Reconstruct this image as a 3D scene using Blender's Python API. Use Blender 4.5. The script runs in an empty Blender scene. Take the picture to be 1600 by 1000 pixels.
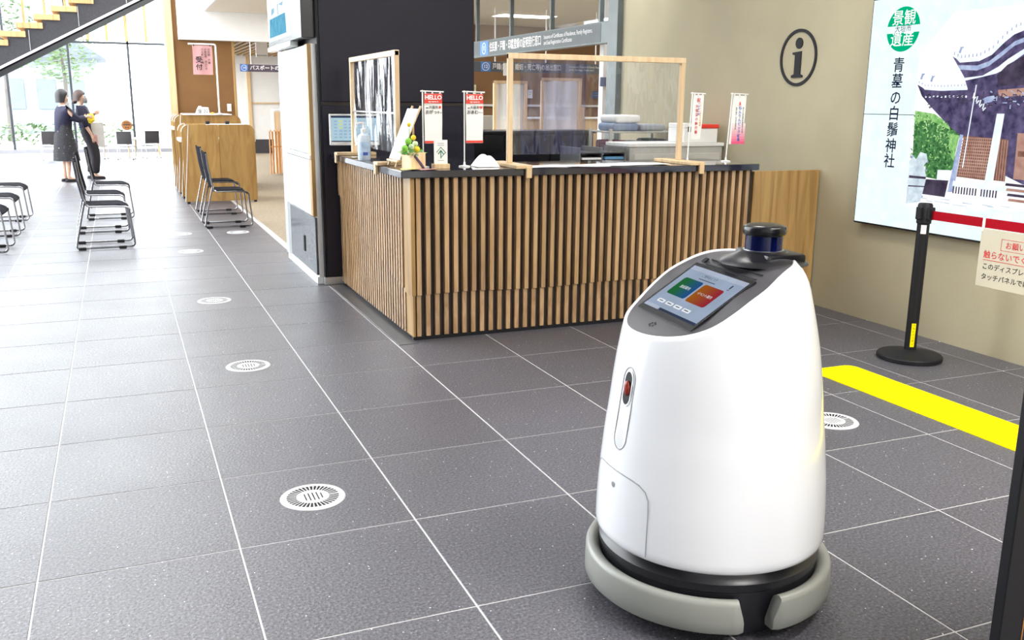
import bpy, bmesh, math, random
from math import sin, cos, pi, radians
from mathutils import Vector, Matrix
random.seed(7)
SC = bpy.context.scene
COL = SC.collection

# ------------------------------------------------------------------ camera
cam_d = bpy.data.cameras.new('camera')
cam = bpy.data.objects.new('camera', cam_d)
COL.objects.link(cam)
SC.camera = cam
PIT, YAW, ROL, CH = 0.2295111, 0.3956296, 0.0084589, 1.4396
_F = Vector((sin(YAW)*cos(PIT), cos(YAW)*cos(PIT), -sin(PIT)))
_R = Vector((cos(YAW), -sin(YAW), 0))
_U = _R.cross(_F)
_R2 = _R*cos(ROL) + _U*sin(ROL)
_U2 = _U*cos(ROL) - _R*sin(ROL)
cam.matrix_world = Matrix(((_R2.x, _U2.x, -_F.x, 0), (_R2.y, _U2.y, -_F.y, 0), (_R2.z, _U2.z, -_F.z, CH), (0, 0, 0, 1)))
cam_d.sensor_width = 36.0
cam_d.lens = 36.0*1455.66/1600
cam_d.clip_start = 0.05
cam_d.clip_end = 300

# ------------------------------------------------------------------ sky, light, exposure
SC.view_settings.view_transform = 'Standard'
SC.view_settings.look = 'None'
SC.view_settings.gamma = 1.0
SC.view_settings.use_curve_mapping = False
SC.view_settings.exposure = -0.50
W = bpy.data.worlds.new('sky')
SC.world = W
W.use_nodes = True
wb = W.node_tree.nodes['Background']
wb.inputs[0].default_value = (0.93, 0.97, 1.0, 1)
wb.inputs[1].default_value = 13.0

def area(name, loc, sx, sy, power, col=(1, 0.97, 0.93), rot=(0, 0, 0)):
    l = bpy.data.lights.new(name, 'AREA')
    l.shape = 'RECTANGLE'; l.size = sx; l.size_y = sy; l.energy = power; l.color = col
    o = bpy.data.objects.new(name, l); COL.objects.link(o)
    o.location = loc; o.rotation_euler = rot
    return o
# ceiling lamps of the hall and of the office behind the counter
for x, y, p in ((2.2, -1.6, 220), (3.6, -1.6, 275), (2.7, 0.8, 140), (4.0, 1.2, 90), (2.8, 4.4, 85)):
    area('ceiling_lamp', (x, y, 3.92), 0.9, 0.4, p)
for x in (-3.5, -0.3):
    for y in (10.0, 15.0, 21.0):
        area('ceiling_lamp', (x, y, 11.45), 1.4, 0.6, 120)
for x, y in ((6.2, 10.5), (8.6, 10.5), (6.2, 14.5), (8.6, 14.5)):
    area('ceiling_lamp', (x, y, 2.84), 1.2, 0.5, 45)
for x, y in ((2.9, 11.5), (2.9, 15.0), (3.2, 20.0), (3.2, 24.5)):
    area('ceiling_lamp', (x, y, 2.84 if y < 17 else 2.6), 1.0, 0.5, 60)

# ------------------------------------------------------------------ materials
MATS = {}
def M(name, col, rough=0.5, metal=0.0, var=0.06, scale=8.0, bump=0.0, bscale=None, alpha=None, coat=0.0, stretch=None, spec=0.5):
    if name in MATS: return MATS[name]
    m = bpy.data.materials.new(name); m.use_nodes = True
    nt = m.node_tree; b = nt.nodes['Principled BSDF']
    b.inputs['Roughness'].default_value = rough
    b.inputs['Metallic'].default_value = metal
    b.inputs['Coat Weight'].default_value = coat
    b.inputs['Specular IOR Level'].default_value = spec
    tc = nt.nodes.new('ShaderNodeTexCoord')
    n = nt.nodes.new('ShaderNodeTexNoise'); n.inputs['Scale'].default_value = scale; n.inputs['Detail'].default_value = 4
    if stretch:
        mp = nt.nodes.new('ShaderNodeMapping'); mp.inputs['Scale'].default_value = stretch
        nt.links.new(tc.outputs['Object'], mp.inputs[0]); nt.links.new(mp.outputs[0], n.inputs[0])
    else:
        nt.links.new(tc.outputs['Object'], n.inputs[0])
    r = nt.nodes.new('ShaderNodeValToRGB')
    r.color_ramp.elements[0].position = 0.3; r.color_ramp.elements[1].position = 0.7
    r.color_ramp.elements[0].color = (*[c*(1-var) for c in col], 1)
    r.color_ramp.elements[1].color = (*[min(1, c*(1+var)) for c in col], 1)
    nt.links.new(n.outputs[0], r.inputs[0]); nt.links.new(r.outputs[0], b.inputs['Base Color'])
    if bump:
        n2 = nt.nodes.new('ShaderNodeTexNoise'); n2.inputs['Scale'].default_value = bscale or scale*4
        nt.links.new(tc.outputs['Object'], n2.inputs[0])
        bp = nt.nodes.new('ShaderNodeBump'); bp.inputs['Strength'].default_value = bump; bp.inputs['Distance'].default_value = 0.004
        nt.links.new(n2.outputs[0], bp.inputs['Height']); nt.links.new(bp.outputs[0], b.inputs['Normal'])
    MATS[name] = m
    return m

def wood(name, c0, c1, rough=0.45, stretch=(9, 9, 0.7), scale=3.0):
    m = bpy.data.materials.new(name); m.use_nodes = True
    nt = m.node_tree; b = nt.nodes['Principled BSDF']; b.inputs['Roughness'].default_value = rough
    tc = nt.nodes.new('ShaderNodeTexCoord'); mp = nt.nodes.new('ShaderNodeMapping'); mp.inputs['Scale'].default_value = stretch
    oi = nt.nodes.new('ShaderNodeObjectInfo')
    ad = nt.nodes.new('ShaderNodeVectorMath'); ad.operation = 'ADD'
    sc = nt.nodes.new('ShaderNodeVectorMath'); sc.operation = 'SCALE'; sc.inputs[3].default_value = 9
    cb = nt.nodes.new('ShaderNodeCombineXYZ')
    nt.links.new(oi.outputs['Random'], cb.inputs[0]); nt.links.new(oi.outputs['Random'], cb.inputs[2])
    nt.links.new(cb.outputs[0], sc.inputs[0])
    nt.links.new(tc.outputs['Object'], mp.inputs[0]); nt.links.new(mp.outputs[0], ad.inputs[0]); nt.links.new(sc.outputs[0], ad.inputs[1])
    n = nt.nodes.new('ShaderNodeTexNoise'); n.inputs['Scale'].default_value = scale; n.inputs['Detail'].default_value = 6; n.inputs['Distortion'].default_value = 0.8
    nt.links.new(ad.outputs[0], n.inputs[0])
    r = nt.nodes.new('ShaderNodeValToRGB'); r.color_ramp.elements[0].position = 0.32; r.color_ramp.elements[1].position = 0.66
    r.color_ramp.elements[0].color = (*c0, 1); r.color_ramp.elements[1].color = (*c1, 1)
    nt.links.new(n.outputs[0], r.inputs[0])
    hs = nt.nodes.new('ShaderNodeHueSaturation')
    mr = nt.nodes.new('ShaderNodeMapRange'); mr.inputs[3].default_value = 0.82; mr.inputs[4].default_value = 1.12
    nt.links.new(oi.outputs['Random'], mr.inputs[0]); nt.links.new(mr.outputs[0], hs.inputs['Value'])
    nt.links.new(r.outputs[0], hs.inputs['Color']); nt.links.new(hs.outputs[0], b.inputs['Base Color'])
    MATS[name] = m
    return m

def emit(name, col, s=1.0):
    if name in MATS: return MATS[name]
    m = bpy.data.materials.new(name); m.use_nodes = True
    nt = m.node_tree; nt.nodes.remove(nt.nodes['Principled BSDF'])
    e = nt.nodes.new('ShaderNodeEmission'); e.inputs[1].default_value = s*1.45
    tc = nt.nodes.new('ShaderNodeTexCoord'); n = nt.nodes.new('ShaderNodeTexNoise'); n.inputs['Scale'].default_value = 14
    n.inputs['Detail'].default_value = 5
    nt.links.new(tc.outputs['Object'], n.inputs[0])
    r = nt.nodes.new('ShaderNodeValToRGB'); r.color_ramp.elements[0].position = .3; r.color_ramp.elements[1].position = .7
    r.color_ramp.elements[0].color = (*[c*.93 for c in col], 1); r.color_ramp.elements[1].color = (*[min(1, c*1.07) for c in col], 1)
    nt.links.new(n.outputs[0], r.inputs[0]); nt.links.new(r.outputs[0], e.inputs[0])
    nt.links.new(e.outputs[0], nt.nodes['Material Output'].inputs[0])
    MATS[name] = m
    return m

def emit_pic(name, c0, c1, s=1.0, scale=30):
    """a mottled picture colour for flat pieces of a lit screen"""
    m = emit(name, c0, s)
    r = [n for n in m.node_tree.nodes if n.type == 'VALTORGB'][0]
    r.color_ramp.elements[0].color = (*c0, 1); r.color_ramp.elements[1].color = (*c1, 1)
    [n for n in m.node_tree.nodes if n.type == 'TEX_NOISE'][0].inputs['Scale'].default_value = scale
    return m

def glass(name, tint=(1, 1, 1), refl=0.08, rough=0.02, haze=0.0, hazecol=(0.9, 0.92, 1), bump=0.0):
    m = bpy.data.materials.new(name); m.use_nodes = True
    nt = m.node_tree; nt.nodes.remove(nt.nodes['Principled BSDF'])
    t = nt.nodes.new('ShaderNodeBsdfTransparent'); t.inputs[0].default_value = (*tint, 1)
    g = nt.nodes.new('ShaderNodeBsdfGlossy'); g.inputs['Roughness'].default_value = rough
    lw = nt.nodes.new('ShaderNodeLayerWeight'); lw.inputs[0].default_value = 0.35
    mr = nt.nodes.new('ShaderNodeMapRange'); mr.inputs[3].default_value = refl*0.5; mr.inputs[4].default_value = min(1, refl*4)
    nt.links.new(lw.outputs['Facing'], mr.inputs[0])
    mx = nt.nodes.new('ShaderNodeMixShader')
    nt.links.new(mr.outputs[0], mx.inputs[0]); nt.links.new(t.outputs[0], mx.inputs[1]); nt.links.new(g.outputs[0], mx.inputs[2])
    out = mx
    if haze:
        d = nt.nodes.new('ShaderNodeBsdfDiffuse'); d.inputs[0].default_value = (*hazecol, 1)
        m2 = nt.nodes.new('ShaderNodeMixShader'); m2.inputs[0].default_value = haze
        nt.links.new(mx.outputs[0], m2.inputs[1]); nt.links.new(d.outputs[0], m2.inputs[2]); out = m2
    if bump:
        tc = nt.nodes.new('ShaderNodeTexCoord'); n = nt.nodes.new('ShaderNodeTexNoise'); n.inputs['Scale'].default_value = 3.5
        mp = nt.nodes.new('ShaderNodeMapping'); mp.inputs['Scale'].default_value = (2.5, 2.5, 0.6)
        nt.links.new(tc.outputs['Object'], mp.inputs[0]); nt.links.new(mp.outputs[0], n.inputs[0])
        bp = nt.nodes.new('ShaderNodeBump'); bp.inputs['Strength'].default_value = bump; bp.inputs['Distance'].default_value = 0.06
        nt.links.new(n.outputs[0], bp.inputs['Height']); nt.links.new(bp.outputs[0], g.inputs['Normal'])
    nt.links.new(out.outputs[0], nt.nodes['Material Output'].inputs[0])
    MATS[name] = m
    return m

def tile_mat():
    m = bpy.data.materials.new('floor_tile_stone'); m.use_nodes = True
    nt = m.node_tree; b = nt.nodes['Principled BSDF']
    geo = nt.nodes.new('ShaderNodeNewGeometry'); oi = nt.nodes.new('ShaderNodeObjectInfo')
    n = nt.nodes.new('ShaderNodeTexNoise'); n.inputs['Scale'].default_value = 105; n.inputs['Detail'].default_value = 4; n.inputs['Roughness'].default_value = .75
    n2 = nt.nodes.new('ShaderNodeTexNoise'); n2.inputs['Scale'].default_value = 2.2; n2.inputs['Detail'].default_value = 3
    for q in (n, n2): nt.links.new(geo.outputs['Position'], q.inputs[0])
    r = nt.nodes.new('ShaderNodeValToRGB')
    e = r.color_ramp.elements
    e[0].position = 0.36; e[0].color = (.030, .029, .035, 1)
    e[1].position = 0.60; e[1].color = (.122, .118, .138, 1)
    x = r.color_ramp.elements.new(0.70); x.color = (.29, .28, .32, 1)
    nt.links.new(n.outputs[0], r.inputs[0])
    # scattered mica sparkles
    vo = nt.nodes.new('ShaderNodeTexVoronoi'); vo.inputs['Scale'].default_value = 38; nt.links.new(geo.outputs['Position'], vo.inputs[0])
    lt = nt.nodes.new('ShaderNodeMath'); lt.operation = 'LESS_THAN'; lt.inputs[1].default_value = .085; nt.links.new(vo.outputs['Distance'], lt.inputs[0])
    sc_ = nt.nodes.new('ShaderNodeSeparateColor'); nt.links.new(vo.outputs['Color'], sc_.inputs[0])
    g2 = nt.nodes.new('ShaderNodeMath'); g2.operation = 'GREATER_THAN'; g2.inputs[1].default_value = .72; nt.links.new(sc_.outputs[0], g2.inputs[0])
    mu = nt.nodes.new('ShaderNodeMath'); mu.operation = 'MULTIPLY'; nt.links.new(lt.outputs[0], mu.inputs[0]); nt.links.new(g2.outputs[0], mu.inputs[1])
    mixs = nt.nodes.new('ShaderNodeMix'); mixs.data_type = 'RGBA'; mixs.inputs[7].default_value = (.85, .85, .88, 1)
    nt.links.new(mu.outputs[0], mixs.inputs[0]); nt.links.new(r.outputs[0], mixs.inputs[6])
    mr = nt.nodes.new('ShaderNodeMapRange'); mr.inputs[3].default_value = 0.93; mr.inputs[4].default_value = 1.07
    nt.links.new(oi.outputs['Random'], mr.inputs[0])
    hs = nt.nodes.new('ShaderNodeHueSaturation'); nt.links.new(mr.outputs[0], hs.inputs['Value']); nt.links.new(mixs.outputs[2], hs.inputs['Color'])
    nt.links.new(hs.outputs[0], b.inputs['Base Color'])
    rr = nt.nodes.new('ShaderNodeMapRange'); rr.inputs[3].default_value = 0.34; rr.inputs[4].default_value = 0.46
    nt.links.new(n2.outputs[0], rr.inputs[0]); nt.links.new(rr.outputs[0], b.inputs['Roughness'])
    bn = nt.nodes.new('ShaderNodeTexNoise'); bn.inputs['Scale'].default_value = 95; bn.inputs['Detail'].default_value = 4; nt.links.new(geo.outputs['Position'], bn.inputs[0])
    bp = nt.nodes.new('ShaderNodeBump'); bp.inputs['Strength'].default_value = 0.7; bp.inputs['Distance'].default_value = 0.003
    nt.links.new(bn.outputs[0], bp.inputs['Height']); nt.links.new(bp.outputs[0], b.inputs['Normal'])
    return m

TILE = tile_mat()
GROUT = M('grout', (.52, .51, .51), .8, var=.08, scale=20)
WOOD = wood('slat_oak', (.36, .21, .10), (.52, .335, .175), rough=.26)
WOOD.node_tree.nodes['Principled BSDF'].inputs['Coat Weight'].default_value = .7
WOOD.node_tree.nodes['Principled BSDF'].inputs['Coat Roughness'].default_value = .2
WOODL = wood('pale_oak', (.62, .42, .22), (.78, .58, .34))
WOODP = wood('panel_oak', (.26, .145, .045), (.42, .26, .095), stretch=(6, 6, .5))
PINE = wood('pine', (.72, .50, .29), (.86, .67, .44))
DESKW = wood('desk_maple', (.33, .175, .05), (.45, .275, .09), stretch=(5, 5, .8))
BLACK = M('black_wall_paint', (.012, .011, .024), .5, spec=.3, var=.12, scale=3, bump=.08, bscale=90)
BLACKM = M('matt_black', (.008, .008, .011), .55, spec=.3, var=.1)
DARKBACK = M('dark_backing', (.022, .014, .011), .6, var=.1)
BLACKG = M('gloss_black_plastic', (.008, .008, .011), .25, spec=.4, var=.1)
COUNTER = M('counter_top_black', (.014, .015, .028), .10, var=.1, spec=.6, coat=.6)
DARKSTONE = M('dark_border_stone', (.05, .05, .055), .4, var=.15, scale=40)
WALLB = M('beige_wall_plaster', (.44, .39, .265), .75, var=.05, scale=2.5, bump=.2, bscale=160)
WHITEP = M('white_paint', (.82, .82, .81), .6, var=.02)
VENTW = M('vent_white', (.62, .62, .64), .5, var=.02)
CREAM = M('cream_ceiling_board', (.78, .72, .60), .8, var=.05, scale=60)
BROWN = M('brown_wall_cloth', (.19, .092, .028), .8, var=.05, scale=5, bump=.15, bscale=120)
BROWN2 = M('brown_office_wall', (.25, .135, .06), .8, var=.04, scale=5)
CARPET = M('beige_carpet', (.29, .235, .165), .95, var=.18, scale=26, bump=.6, bscale=260)
ALU = M('brushed_aluminium', (.72, .73, .74), .3, 1.0, var=.05, stretch=(60, 60, 2))
CHROME = M('chrome', (.34, .34, .36), .16, 1.0, var=.02)
MULL = M('grey_green_metal', (.135, .16, .165), .4, .3, var=.06)
MULLD = M('dark_mullion', (.05, .055, .065), .4, .4, var=.06)
SIGNG = M('sign_grey', (.085, .105, .115), .5, var=.05)
SIGNB = M('sign_blue', (.06, .22, .62), .5, var=.05)
TXTW = M('white_lettering', (.9, .9, .9), .6, var=.02)
TXTK = M('black_lettering', (.015, .015, .02), .6, var=.05)
TXTR = M('red_lettering', (.62, .05, .05), .6, var=.05)
TXTB = M('blue_lettering', (.07, .12, .55), .6, var=.05)
TXTO = M('orange_lettering', (.85, .35, .08), .6, var=.05)
STEEL = M('dark_steel_stringer', (.032, .032, .038), .5, .1, var=.2, scale=25, bump=.1)
PAPER = M('white_paper', (.86, .86, .85), .7, var=.02)
PINKP = M('pink_cloth', (.62, .33, .33), .8, var=.04)
RUBBER = M('black_rubber', (.012, .012, .012), .7, var=.1)
MESHK = M('black_mesh_fabric', (.012, .012, .017), .8, var=.2, scale=90, spec=.03)
YELLOW = M('yellow_tactile', (1.0, .82, .002), .9, var=.03, scale=12, spec=.05)
ROBW = M('robot_white_plastic', (.90, .91, .94), .22, var=.015, scale=2, coat=.3)
ROBG = M('robot_grey_plastic', (.27, .275, .25), .35, var=.02)
SEAM = M('seam_grey', (.30, .31, .33), .5)
ROBD = M('robot_dark_panel', (.036, .033, .040), .35, var=.05)
ROBK = M('robot_black_base', (.006, .006, .010), .32, var=.1)
LIDARG = M('lidar_blue_glass', (.001, .004, .05), .12, var=.6, scale=6, stretch=(9, 9, .3), spec=.35)
GLASSW = glass('window_glass', (.97, .99, 1), .05)
GLASSG = M('smoked_grey_glass', (.07, .082, .092), .12, var=.06, scale=2)
GLOSSW = M('gloss_white_panel', (.80, .84, .83), .1, var=.02, coat=.5)
FILM = glass('clear_film', (.96, .97, .98), .07, .05, .02, (.8, .85, 1), .5)
FILMB = glass('bluish_film', (.66, .68, .86), .06, .06, .015, (.4, .45, 1), .4)
REDB = M('red_belt', (.36, .004, .014), .8, var=.06, scale=60, spec=.1)
SKIN = M('skin', (.62, .40, .30), .55, var=.05)
HAIRK = M('black_hair', (.012, .010, .012), .45, var=.3, scale=60, stretch=(40, 40, 4))
HAIRB = M('dark_brown_hair', (.045, .022, .018), .45, var=.3, scale=60, stretch=(40, 40, 4))
NAVY = M('navy_knit', (.018, .018, .045), .85, var=.2, scale=60)
TREE = M('pale_foliage', (.125, .19, .075), .8, var=.4, scale=8)

# ------------------------------------------------------------------ mesh builder
def rounded_rect(w, h, r, n=5):
    pts = []
    for cx, cy, a0 in ((w/2-r, h/2-r, 0), (-w/2+r, h/2-r, 90), (-w/2+r, -h/2+r, 180), (w/2-r, -h/2+r, 270)):
        for k in range(n+1):
            a = radians(a0+90*k/n); pts.append((cx+r*cos(a), cy+r*sin(a)))
    return pts
def circle2(r, n=24, cx=0, cy=0): return [(cx+r*cos(2*pi*k/n), cy+r*sin(2*pi*k/n)) for k in range(n)]

AX = {'xy': lambda a, b, c: (a, b, c), 'xz': lambda a, b, c: (a, c, b), 'yz': lambda a, b, c: (c, a, b)}
class MB:
    def __init__(s): s.v = []; s.f = []; s.m = []
    def add(s, vs, fs, mi=0):
        o = len(s.v); s.v += [tuple(v) for v in vs]
        for f in fs: s.f.append(tuple(i+o for i in f)); s.m.append(mi)
        return s
    def box(s, x0, x1, y0, y1, z0, z1, mi=0):
        return s.add([(x, y, z) for x in (x0, x1) for y in (y0, y1) for z in (z0, z1)],
                     [(0, 1, 3, 2), (4, 6, 7, 5), (0, 4, 5, 1), (2, 3, 7, 6), (0, 2, 6, 4), (1, 5, 7, 3)], mi)
    def bbox(s, x0, x1, y0, y1, z0, z1, b=.004, mi=0, seg=1):
        bm = bmesh.new(); bmesh.ops.create_cube(bm, size=1)
        for v in bm.verts: v.co = Vector(((x0+x1)/2+v.co.x*(x1-x0), (y0+y1)/2+v.co.y*(y1-y0), (z0+z1)/2+v.co.z*(z1-z0)))
        bmesh.ops.bevel(bm, geom=bm.edges[:], offset=b, segments=seg, affect='EDGES', profile=.5)
        bm.verts.index_update()
        s.add([v.co[:] for v in bm.verts], [[v.index for v in f.verts] for f in bm.faces], mi); bm.free(); return s
    def prism(s, poly, t0, t1, plane='xy', mi=0):
        n = len(poly); A = AX[plane]
        vs = [A(a, b, t0) for a, b in poly]+[A(a, b, t1) for a, b in poly]
        fs = [tuple(range(n-1, -1, -1)), tuple(range(n, 2*n))]+[(i, (i+1) % n, n+(i+1) % n, n+i) for i in range(n)]
        return s.add(vs, fs, mi)
    def poly3(s, pts, mi=0): return s.add(pts, [tuple(range(len(pts)))], mi)
    def lathe(s, prof, n=32, cx=0, cy=0, cz=0, mi=0, a0=0, a1=2*pi, axis='z'):
        full = abs(a1-a0-2*pi) < 1e-6; k = n if full else n+1; vs = []
        for r, z in prof:
            for i in range(k):
                a = a0+(a1-a0)*i/n
                p = (r*cos(a), r*sin(a), z)
                if axis == 'x': p = (p[2], p[0], p[1])
                if axis == 'y': p = (p[1], p[2], p[0])
                vs.append((cx+p[0], cy+p[1], cz+p[2]))
        fs = []
        for j in range(len(prof)-1):
            for i in range(n):
                i2 = (i+1) % k
                fs.append((j*k+i, j*k+i2, (j+1)*k+i2, (j+1)*k+i))
        if full:
            if prof[0][0] > 1e-5: fs.append(tuple(range(k-1, -1, -1)))
            if prof[-1][0] > 1e-5: fs.append(tuple((len(prof)-1)*k+i for i in range(k)))
        return s.add(vs, fs, mi)
    def tube(s, pts, r, n=8, mi=0, closed=False, rs=None):
        P = [Vector(p) for p in pts]; N = len(P); vs = []
        prev = None
        for i, p in enumerate(P):
            if closed: d = P[(i+1) % N]-P[i-1]
            else: d = P[min(i+1, N-1)]-P[max(i-1, 0)]
            d.normalize()
            if prev is None: a = d.orthogonal().normalized()
            else:
                a = prev-d*prev.dot(d)
                a = a.normalized() if a.length > 1e-5 else d.orthogonal().normalized()
            prev = a; b = d.cross(a); rr = rs[i] if rs else r
            for k in range(n):
                t = 2*pi*k/n; vs.append(p+a*(rr*cos(t))+b*(rr*sin(t)))
        fs = []
        for i in range(N if closed else N-1):
            for k in range(n):
                j = (i+1) % N; fs.append((i*n+k, i*n+(k+1) % n, j*n+(k+1) % n, j*n+k))
        if not closed: fs += [tuple(range(n-1, -1, -1)), tuple((N-1)*n+k for k in range(n))]
        return s.add(vs, fs, mi)
    def loft(s, rings, mi=0, cap=True, n=16):
        """rings: (cx, cy, cz, rx, ry) ellipses stacked"""
        vs = []
        for cx, cy, cz, rx, ry in rings:
            for k in range(n): vs.append((cx+rx*cos(2*pi*k/n), cy+ry*sin(2*pi*k/n), cz))
        fs = []
        for j in range(len(rings)-1):
            for k in range(n): fs.append((j*n+k, j*n+(k+1) % n, (j+1)*n+(k+1) % n, (j+1)*n+k))
        if cap: fs += [tuple(range(n-1, -1, -1)), tuple((len(rings)-1)*n+k for k in range(n))]
        return s.add(vs, fs, mi)
    def grid(s, fn, nu, nv, mi=0):
        vs = [fn(i/nu, j/nv) for i in range(nu+1) for j in range(nv+1)]
        fs = [(i*(nv+1)+j, (i+1)*(nv+1)+j, (i+1)*(nv+1)+j+1, i*(nv+1)+j+1) for i in range(nu) for j in range(nv)]
        return s.add(vs, fs, mi)
    def sphere(s, c, r, n=12, m=8, mi=0, sx=1, sy=1, sz=1):
        prof = [(max(r*sin(pi*j/m), 0), -r*cos(pi*j/m)) for j in range(m+1)]
        vs = []
        for rr, z in prof:
            for i in range(n): vs.append((c[0]+sx*rr*cos(2*pi*i/n), c[1]+sy*rr*sin(2*pi*i/n), c[2]+sz*z))
        fs = [(j*n+i, j*n+(i+1) % n, (j+1)*n+(i+1) % n, (j+1)*n+i) for j in range(m) for i in range(n)]
        return s.add(vs, fs, mi)
    def xf(s, M4):
        s.v = [tuple(M4 @ Vector(v)) for v in s.v]; return s
    def mesh(s, name, mats, smooth=True, ang=35):
        me = bpy.data.meshes.new(name)
        me.from_pydata(s.v, [], s.f)
        for m in (mats if isinstance(mats, (list, tuple)) else [mats]): me.materials.append(m)
        me.polygons.foreach_set('material_index', s.m)
        bm = bmesh.new(); bm.from_mesh(me)
        bmesh.ops.remove_doubles(bm, verts=bm.verts[:], dist=1e-6)
        bmesh.ops.recalc_face_normals(bm, faces=bm.faces[:]); bm.to_mesh(me); bm.free()
        if smooth:
            me.shade_smooth(); me.set_sharp_from_angle(angle=radians(ang))
        return me
    def build(s, name, mats, parent=None, loc=None, smooth=True, ang=35):
        """vertices are world coordinates for top-level objects and un-rotated roots; local for rotated roots"""
        off = ROOTS.get(parent.name) if parent is not None else None
        if off: s.v = [(a-off[0], b-off[1], c-off[2]) for a, b, c in s.v]
        o = bpy.data.objects.new(name, s.mesh(name, mats, smooth, ang)); COL.objects.link(o)
        if parent is not None:
            o.parent = parent
            if off: ROOTS[o.name] = off
        if loc: o.location = loc
        return o
ROOTS = {}
def tag(o, label, cat, group=None):
    o['label'] = label; o['category'] = cat
    if group: o['group'] = group
    return o
def root(name, label, cat, loc=(0, 0, 0), rotz=None, group=None):
    o = bpy.data.objects.new(name, None); COL.objects.link(o); o.empty_display_size = .1
    o.location = loc
    if rotz is None: ROOTS[o.name] = tuple(loc)          # parts given in world coordinates
    else: o.rotation_euler = (0, 0, rotz)                # parts given in local coordinates
    return tag(o, label, cat, group)
def struct(o): o['kind'] = 'structure'; return o
KIDS = {}
def copy_tree(o, parent=None):
    c = o.copy(); COL.objects.link(c)
    if parent is not None: c.parent = parent
    for ch in list(o.children): copy_tree(ch, c)
    return c

DG = None
def text(name, body, size, mat, parent, org, right, up, lift=.0012, bold=0.0, align='CENTER', valign='CENTER', line=1.0, sx=1.0, charsp=1.0):
    cu = bpy.data.curves.new('t', 'FONT'); cu.body = body; cu.size = size; cu.align_x = align; cu.align_y = valign
    cu.offset = bold*size; cu.space_line = line; cu.resolution_u = 2; cu.space_character = charsp
    to = bpy.data.objects.new('t', cu); COL.objects.link(to)
    me = bpy.data.meshes.new_from_object(to.evaluated_get(bpy.context.evaluated_depsgraph_get()))
    bpy.data.objects.remove(to); bpy.data.curves.remove(cu)
    R = Vector(right).normalized(); U = Vector(up).normalized(); N = R.cross(U)
    off = ROOTS.get(parent.name) if parent is not None else None
    O = Vector(org)+N*lift-(Vector(off) if off else Vector())
    for v in me.vertices: v.co = O+R*(v.co.x*sx)+U*v.co.y
    me.materials.clear(); me.materials.append(mat)
    me.name = name
    o = bpy.data.objects.new(name, me); COL.objects.link(o)
    if parent is not None: o.parent = parent
    return o
XP, YP, ZP = (1, 0, 0), (0, 1, 0), (0, 0, 1)
YN = (0, -1, 0); XN = (-1, 0, 0)

# ================================================================== SETTING
# ---- floor: grout slab with stone tiles 0.60 x 0.6265
TX, TY, X0, Y0 = 0.6, 0.6264, -0.3353, 3.5697
floor = struct(MB().box(-7.0, 4.66, -4.0, 30.0, -.06, -.0014).build('floor', GROUT))
floor['label'] = 'dark grey stone tile floor of the hall'
def tile_mesh(x0, x1, y0, y1):
    m = MB(); m.bbox(x0, x1, y0, y1, -.03, 0, .0015); return m
tm = tile_mesh(.0027, TX-.0027, .0024, TY-.0024).mesh('tile', TILE, smooth=False)
far = MB(); cells = []
for i in range(-12, 9):
    for j in range(-12, 44):
        x0, x1, y0, y1 = X0+i*TX, X0+(i+1)*TX, Y0+j*TY, Y0+(j+1)*TY
        if x0 >= 4.60 or y0 < -4 or y1 > 28.4: continue
        if y0 > 8.4 and x0 > 1.35: continue
        cells.append((i, j, x0, x1, y0, y1))
def vis(c):
    i, j, x0, x1, y0, y1 = c
    xm, ym = (x0+x1)/2, (y0+y1)/2
    dx = xm*cos(YAW)-ym*sin(YAW); dz = xm*sin(YAW)+ym*cos(YAW)
    return dz > 1.2 and abs(dx) < .60*dz+.5 and ym < 15.0 and not (xm > 1.7 and ym > 5.6)
near = [c for c in cells if vis(c)]
near.sort(key=lambda c: (c[2]**2+c[4]**2))
near = near[:300]; ns = set(near)
for c in cells:
    i, j, x0, x1, y0, y1 = c
    xx1 = min(x1, 4.667)
    if y0 > 8.5 and x1 > 1.5: xx1 = 1.50
    if c in ns:
        if abs(xx1-x1) > 1e-4:
            me = tile_mesh(.003, xx1-x0-.003, .002, TY-.002).mesh('tile', TILE, smooth=False)
        else: me = tm
        o = bpy.data.objects.new('tile', me); COL.objects.link(o); o.parent = floor; o.location = (x0, y0, 0)
    else:
        far.box(x0+.003, xx1-.003, y0+.002, y1-.002, -.03, 0)
fo = far.build('far_tiles', TILE, floor, smooth=False); fo['kind'] = 'stuff'
# dark border strip along the counter's window side
MB().bbox(1.475, 1.60, 5.30, 7.34, -.004, .0035, .001).build('border_strip', DARKSTONE, floor)
carpet = struct(MB().box(1.52, 12.0, 8.585, 28.4, -.05, .002).build('floor_carpet', CARPET))
carpet['label'] = 'beige carpet of the office side'
struct(MB().bbox(1.497, 1.523, 8.585, 28.3, -.02, .006, .002).build('trim_1', ALU))

# ---- right wall (X = 4.66) up to the office opening, with reveal
wr = struct(MB().box(4.66, 4.86, -4.0, 8.46, 0, 3.95).build('wall_right', WALLB))
wr['label'] = 'beige plaster wall on the right'
struct(MB().box(-7.0, 4.86, -4.2, -4.0, 0, 11.5).build('wall_back', WHITEP))
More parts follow.
